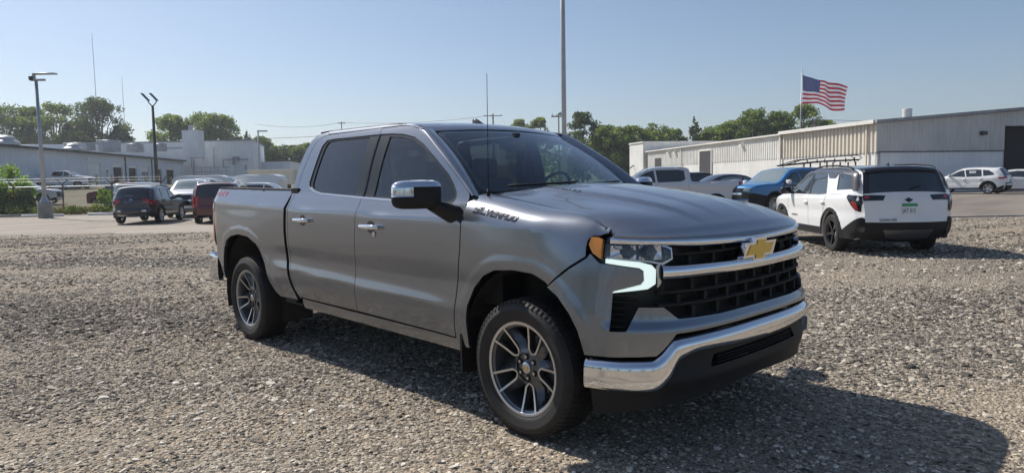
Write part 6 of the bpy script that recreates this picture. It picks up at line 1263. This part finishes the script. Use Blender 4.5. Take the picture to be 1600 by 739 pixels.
LM = dict(a=leafmat('leaf_green', [(.085,.12,.04), (.14,.185,.06), (.20,.25,.09)], .5), b=leafmat('leaf_light_green', [(.11,.15,.05), (.18,.23,.075), (.26,.31,.12)], .5), c=leafmat('leaf_dark_green', [(.045,.07,.026), (.07,.10,.038), (.11,.15,.055)], .4), d=leafmat('leaf_fresh_green', [(.11,.19,.03), (.19,.29,.05), (.30,.40,.08)], .5), e=leafmat('dry_weed', [(.08,.10,.03), (.16,.15,.06), (.26,.22,.12)], .3))
M['bark'] = mat('bark', (.075, .06, .048), .9, var=.3, vscale=6)
def leaves(name, cl, n, size, m, parent, flat=.0):
    """cl: clumps (x,y,z,rx,rz,tone); n leaf faces spread through them, more near the skin"""
    rg = RNG; cl = np.array(cl, float); wgt = cl[:, 3]**2 * cl[:, 4]; ix = rg.choice(len(cl), n, p=wgt / wgt.sum()); C_ = cl[ix]
    v = rg.normal(size=(n, 3)); v /= np.linalg.norm(v, axis=1)[:, None]; r = rg.random(n)**.45 * (1 + .10 * rg.normal(size=n)); c = C_[:, :3] + v * r[:, None] * C_[:, [3, 3, 4]]
    a = rg.normal(size=(n, 3)) + v * .5; a /= np.linalg.norm(a, axis=1)[:, None]; b = np.cross(a, rg.normal(size=(n, 3))); b /= np.linalg.norm(b, axis=1)[:, None]; d = np.cross(a, b); s = size * (.6 + .8 * rg.random(n))[:, None]
    V = np.stack([c - b * s * .5, c - d * s * .34 + b * s * .05, c + b * s * .55, c + d * s * .34], 1).reshape(-1, 3)
    me = bpy.data.meshes.new(name); me.vertices.add(len(V)); me.vertices.foreach_set('co', V.astype(np.float32).ravel()); me.loops.add(n * 4); me.loops.foreach_set('vertex_index', np.arange(n * 4, dtype=np.int32)); me.polygons.add(n); me.polygons.foreach_set('loop_start', np.arange(0, n * 4, 4, dtype=np.int32))
    tn = np.clip(C_[:, 5] + rg.normal(0, .16, n), 0, 1); at = me.attributes.new('tone', 'FLOAT', 'POINT'); at.data.foreach_set('value', np.repeat(tn, 4).astype(np.float32)); me.materials.append(m); me.update(); me.validate(); return link(bpy.data.objects.new(name, me), parent)
def tree(label, lat, dep, top, wd, kind='a', conifer=False, n=2600, low=.25, seed=0, gaps=1.0, group=None):
    b_ = float(g(lat, dep)); o = tag(empty('conifer' if conifer else 'tree', P(lat, dep, b_)), label, 'tree', group); h = top - b_; rs = np.random.default_rng(seed); mb = MB(); cl = []
    lean = rs.normal(0, .02 * h, 2); mb.tube([(0, 0, -.2), (lean[0] * .4, lean[1] * .4, h * .35), (lean[0], lean[1], h * (.9 if conifer else .7))], h * .022, 7, r2=h * .006)
    if conifer:
        for k in range(34):
            z = h * (low * .6 + (.99 - low * .6) * (k / 33)); w_ = wd * (1 - (k / 33))**.75 * (.7 + .5 * rs.random()) + .15; a = rs.random() * 6.28; cl.append((lean[0] + w_ * .5 * math.cos(a), lean[1] + w_ * .5 * math.sin(a), z, w_ * .55, h * .045, .3 + .4 * rs.random()))
    else:
        for k in range(80):
            z = low + (1 - low) * rs.random()**.85; prof = math.sin(math.pi * min(1, (z - low + .12) / (1.14 - low)))**.7; a = rs.random() * 6.28; rr2 = wd * prof * (.15 + .80 * rs.random()**.6); r = wd * (.13 + .15 * rs.random())
            zz_ = min(z * h, h - r * .6); x, y = rr2 * math.cos(a), rr2 * math.sin(a); cl.append((x, y, zz_, r, r * .75, .3 + .45 * rs.random()))
            if k % 3 == 0: mb.tube([(lean[0] * .5, lean[1] * .5, h * (low + .05 + .2 * rs.random())), (x * .5, y * .5, zz_ * .8), (x, y, zz_)], h * .008, 5, r2=h * .002)
    mb.build('trunk', M['bark'], o, smooth=True); leaves('crown', cl, n, .40 * max(.7, dep / 130), LM[kind], o); return o
def at_px(): pass
TL = [('broad green tree at the far left edge behind the workshop', -109.5, 150, 20.3, 5.2, 'a', 0), ('green tree second from the left, touching the far-left tree', -104, 152, 19.6, 3.4, 'a', 0), ('wide light-edged tree left of the first radio mast', -98, 150, 20.2, 5.0, 'a', 0),
 ('tall dark tree under the first radio mast', -88.5, 150, 21.2, 4.6, 'c', 0), ('low light-green tree left of the tall dark tree', -92.5, 148, 14.5, 2.8, 'b', 0), ('low dark tree right of the tall dark tree', -83.5, 150, 15.2, 2.4, 'c', 0),
 ('open-crowned tree above the block building, left of three', -72.8, 150, 17.2, 3.6, 'b', 0), ('open-crowned tree above the block building, middle of three', -68.0, 152, 17.8, 4.0, 'a', 0), ('open-crowned tree above the block building, right of three', -62.6, 150, 17.2, 4.0, 'a', 0),
 ('small dark conifer beside the slim lamp post', -57.5, 152, 13.8, 2.2, 'c', 1), ('dark round tree right of the slim lamp post', -53.8, 150, 12.2, 3.0, 'a', 0), ('dark low tree left of the cab corner', -47.8, 152, 10.3, 3.6, 'c', 0), ('low green tree against the cab corner', -43.8, 150, 10.6, 2.8, 'a', 0),
 ('green treetop showing over the middle of the cab roof', -26, 175, 16.3, 4.2, 'a', 0), ('light-green treetop left of the roof antenna', 2.5, 160, 15.8, 2.9, 'b', 0), ('light treetop beside the black utility pole', 6.8, 158, 15.8, 2.7, 'b', 0),
 ('tall rounded tree just right of the grey mast', 12.4, 120, 13.2, 2.9, 'c', 0), ('bushy light-green tree behind the windshield pillar', 16.4, 118, 10.8, 3.2, 'b', 0), ('dense green tree left of the white block house', 21.0, 120, 10.7, 3.3, 'a', 0), ('green tree behind the white block house', 25.2, 122, 11.3, 2.9, 'a', 0), ('low pale-green tree between the block house and the dark conifer', 28.4, 124, 9.6, 2.2, 'b', 0),
 ('dark conifer above the long shed', 31.8, 121, 12.2, 3.3, 'c', 1), ('pale green tree left of the dark conifer, above the block house', 29.4, 126, 10.4, 2.6, 'b', 0), ('low rounded tree filling the gap before the block house', 18.8, 119, 10.4, 3.0, 'a', 0), ('bushy tree in the gap right of the dark conifer', 36.2, 124, 10.6, 2.6, 'b', 0), ('bushy tree filling the gap in the middle of the shed skyline', 39.9, 124, 11.6, 2.7, 'a', 0), ('rounded tree touching the tree left of the flagpole', 44.2, 124, 12.0, 2.7, 'b', 0), ('light tree touching the tree behind the flagpole', 48.8, 124, 12.4, 2.7, 'a', 0), ('low green tree right of the dark conifer', 35, 122, 9.9, 2.2, 'a', 0), ('mid-green tree above the middle of the long shed', 37.8, 121, 11.0, 3.1, 'a', 0), ('tall light-green tree left of the flagpole', 41.8, 120, 13.2, 3.1, 'a', 0), ('rounded tree just left of the flagpole', 46.2, 121, 12.7, 3.2, 'a', 0), ('airy light-green tree behind the flagpole', 51.2, 122, 14.1, 3.6, 'b', 0), ('low green tree right of the flagpole', 55.5, 122, 11.2, 2.2, 'b', 0)]
for i, (lb, la, de, tp, wd, kd, cf) in enumerate(TL): tree(lb, la, de, tp, wd * (1.15 if cf else 1.55 if la < -38 else 1.38), kd, bool(cf), seed=i + 3, low=.10 if de < 130 else .16, n=5600 if wd < 3 else 9200)
for i, (la, de, h_, wd) in enumerate(((-62,-42,11,5),(-50,-46,13,5.5),(-40,-50,10,5),(-28,-52,12,5.5),(-14,-55,9,5),(2,-58,12,5.5),(16,-55,10,5),(34,-50,12,5.5))):
    tree('leafy tree across the lot, reflected in the chrome door mirror', la, de, h_, wd, 'a', False, n=1500, low=.12, seed=60 + i, group='trees reflected in the chrome mirror')
for i in range(18):
    a = R_(186 + i * 6.2 - 90); d_ = 62 + 9 * math.sin(i * 2.1); la, de = -d_ * math.cos(a - R_(90)) if False else d_ * math.sin(R_(-84 - i * 3.2)) , d_ * math.cos(R_(-84 - i * 3.2))
    tree('leafy tree beyond the left edge, reflected in the grey pickup doors', la - 8, de, 10 + 2.2 * math.sin(i * 1.9), 4.8, 'ac'[i % 2], False, n=1300, low=.10, seed=90 + i, group='trees reflected in the grey doors')
# darker growth closing the gaps below the crowns
cl = [(*P(a, 126 + 3 * math.sin(a), 4.6 + 1.2 * math.sin(a * 2.3)), 3.4, 3.9, .35 + .2 * math.sin(a * 3.7)) for a in np.arange(8, 62, 2.2)]; tag(leaves('undergrowth', cl, 16000, .5, LM['a'], None), kind='stuff')
cl = [(*P(a, 160 + 3 * math.sin(a), 7 + 1.5 * math.sin(a * 1.7)), 5, 5, .4) for a in np.arange(-125, -84, 4)]; tag(leaves('undergrowth', cl, 9000, .7, LM['a'], None), kind='stuff')
def bush(label, lat, dep, h, wd, kind, n, size, seed):
    rs = np.random.default_rng(seed); b_ = float(g(lat, dep)); o = tag(empty('bush', P(lat, dep, b_)), label, 'bush'); cl = []; mb = MB()
    for k in range(22):
        a = rs.random() * 6.28; r = wd * rs.random()**.6; z = h * (.12 + .8 * rs.random() * (1 - (r / wd)**2 * .5)); x, y = r * math.cos(a), r * math.sin(a); cl.append((x, y, z, wd * .24, h * .14, .3 + .5 * rs.random()))
        if k < 9: mb.tube([(x * .1, y * .1, 0), (x * .6, y * .6, z * .6), (x, y, z)], .02, 4, r2=.006)
    mb.build('stem', M['bark'], o); leaves('foliage', cl, n, size, LM[kind], o)
bush('bright green bush at the left edge behind the fence', -33.6, 44.6, 4.0, 2.3, 'd', 8500, .17, 1); bush('darker bush below the bright one behind the fence', -31.6, 44.2, 1.9, 1.1, 'a', 2400, .15, 2); bush('small light shrub right of the lamp post', -25.9, 44.4, 1.75, .75, 'd', 1300, .13, 3); bush('low shrub at the foot of the fence, far left', -34.5, 43.9, 1.6, 1.6, 'a', 1800, .15, 4)
cl = [(*P(a, 43.2 + .6 * math.sin(a * 5) + dd, .18 + .12 * math.sin(a * 7)), .55, .28, .4 + .35 * math.sin(a * 9)) for a in np.arange(-37, -17.5, .42) for dd in (0, .9)]
tag(leaves('weeds', cl, 8500, .13, LM['e'], None), kind='stuff')
cl = [(*P(a, 43.4 + .8 * math.sin(a * 3.1), .25), .5, .35, .5) for a in np.arange(-37, -18, .9)]; tag(leaves('ground_cover', cl, 3500, .13, LM['a'], None), kind='stuff')

# ---------------- thin summer haze over the whole place
m = bpy.data.materials.new('haze'); m.use_nodes = True; t = m.node_tree; t.nodes.clear(); MATS['haze'] = m
pv = t.nodes.new('ShaderNodeVolumePrincipled'); pv.inputs['Color'].default_value = (.86, .91, 1.0, 1); pv.inputs['Density'].default_value = .00055; pv.inputs['Anisotropy'].default_value = .35; t.links.new(pv.outputs[0], t.nodes.new('ShaderNodeOutputMaterial').inputs['Volume'])
tag(MB().box((0, 0, 38), (5400, 5400, 78.5)).build('haze', m), kind='stuff')
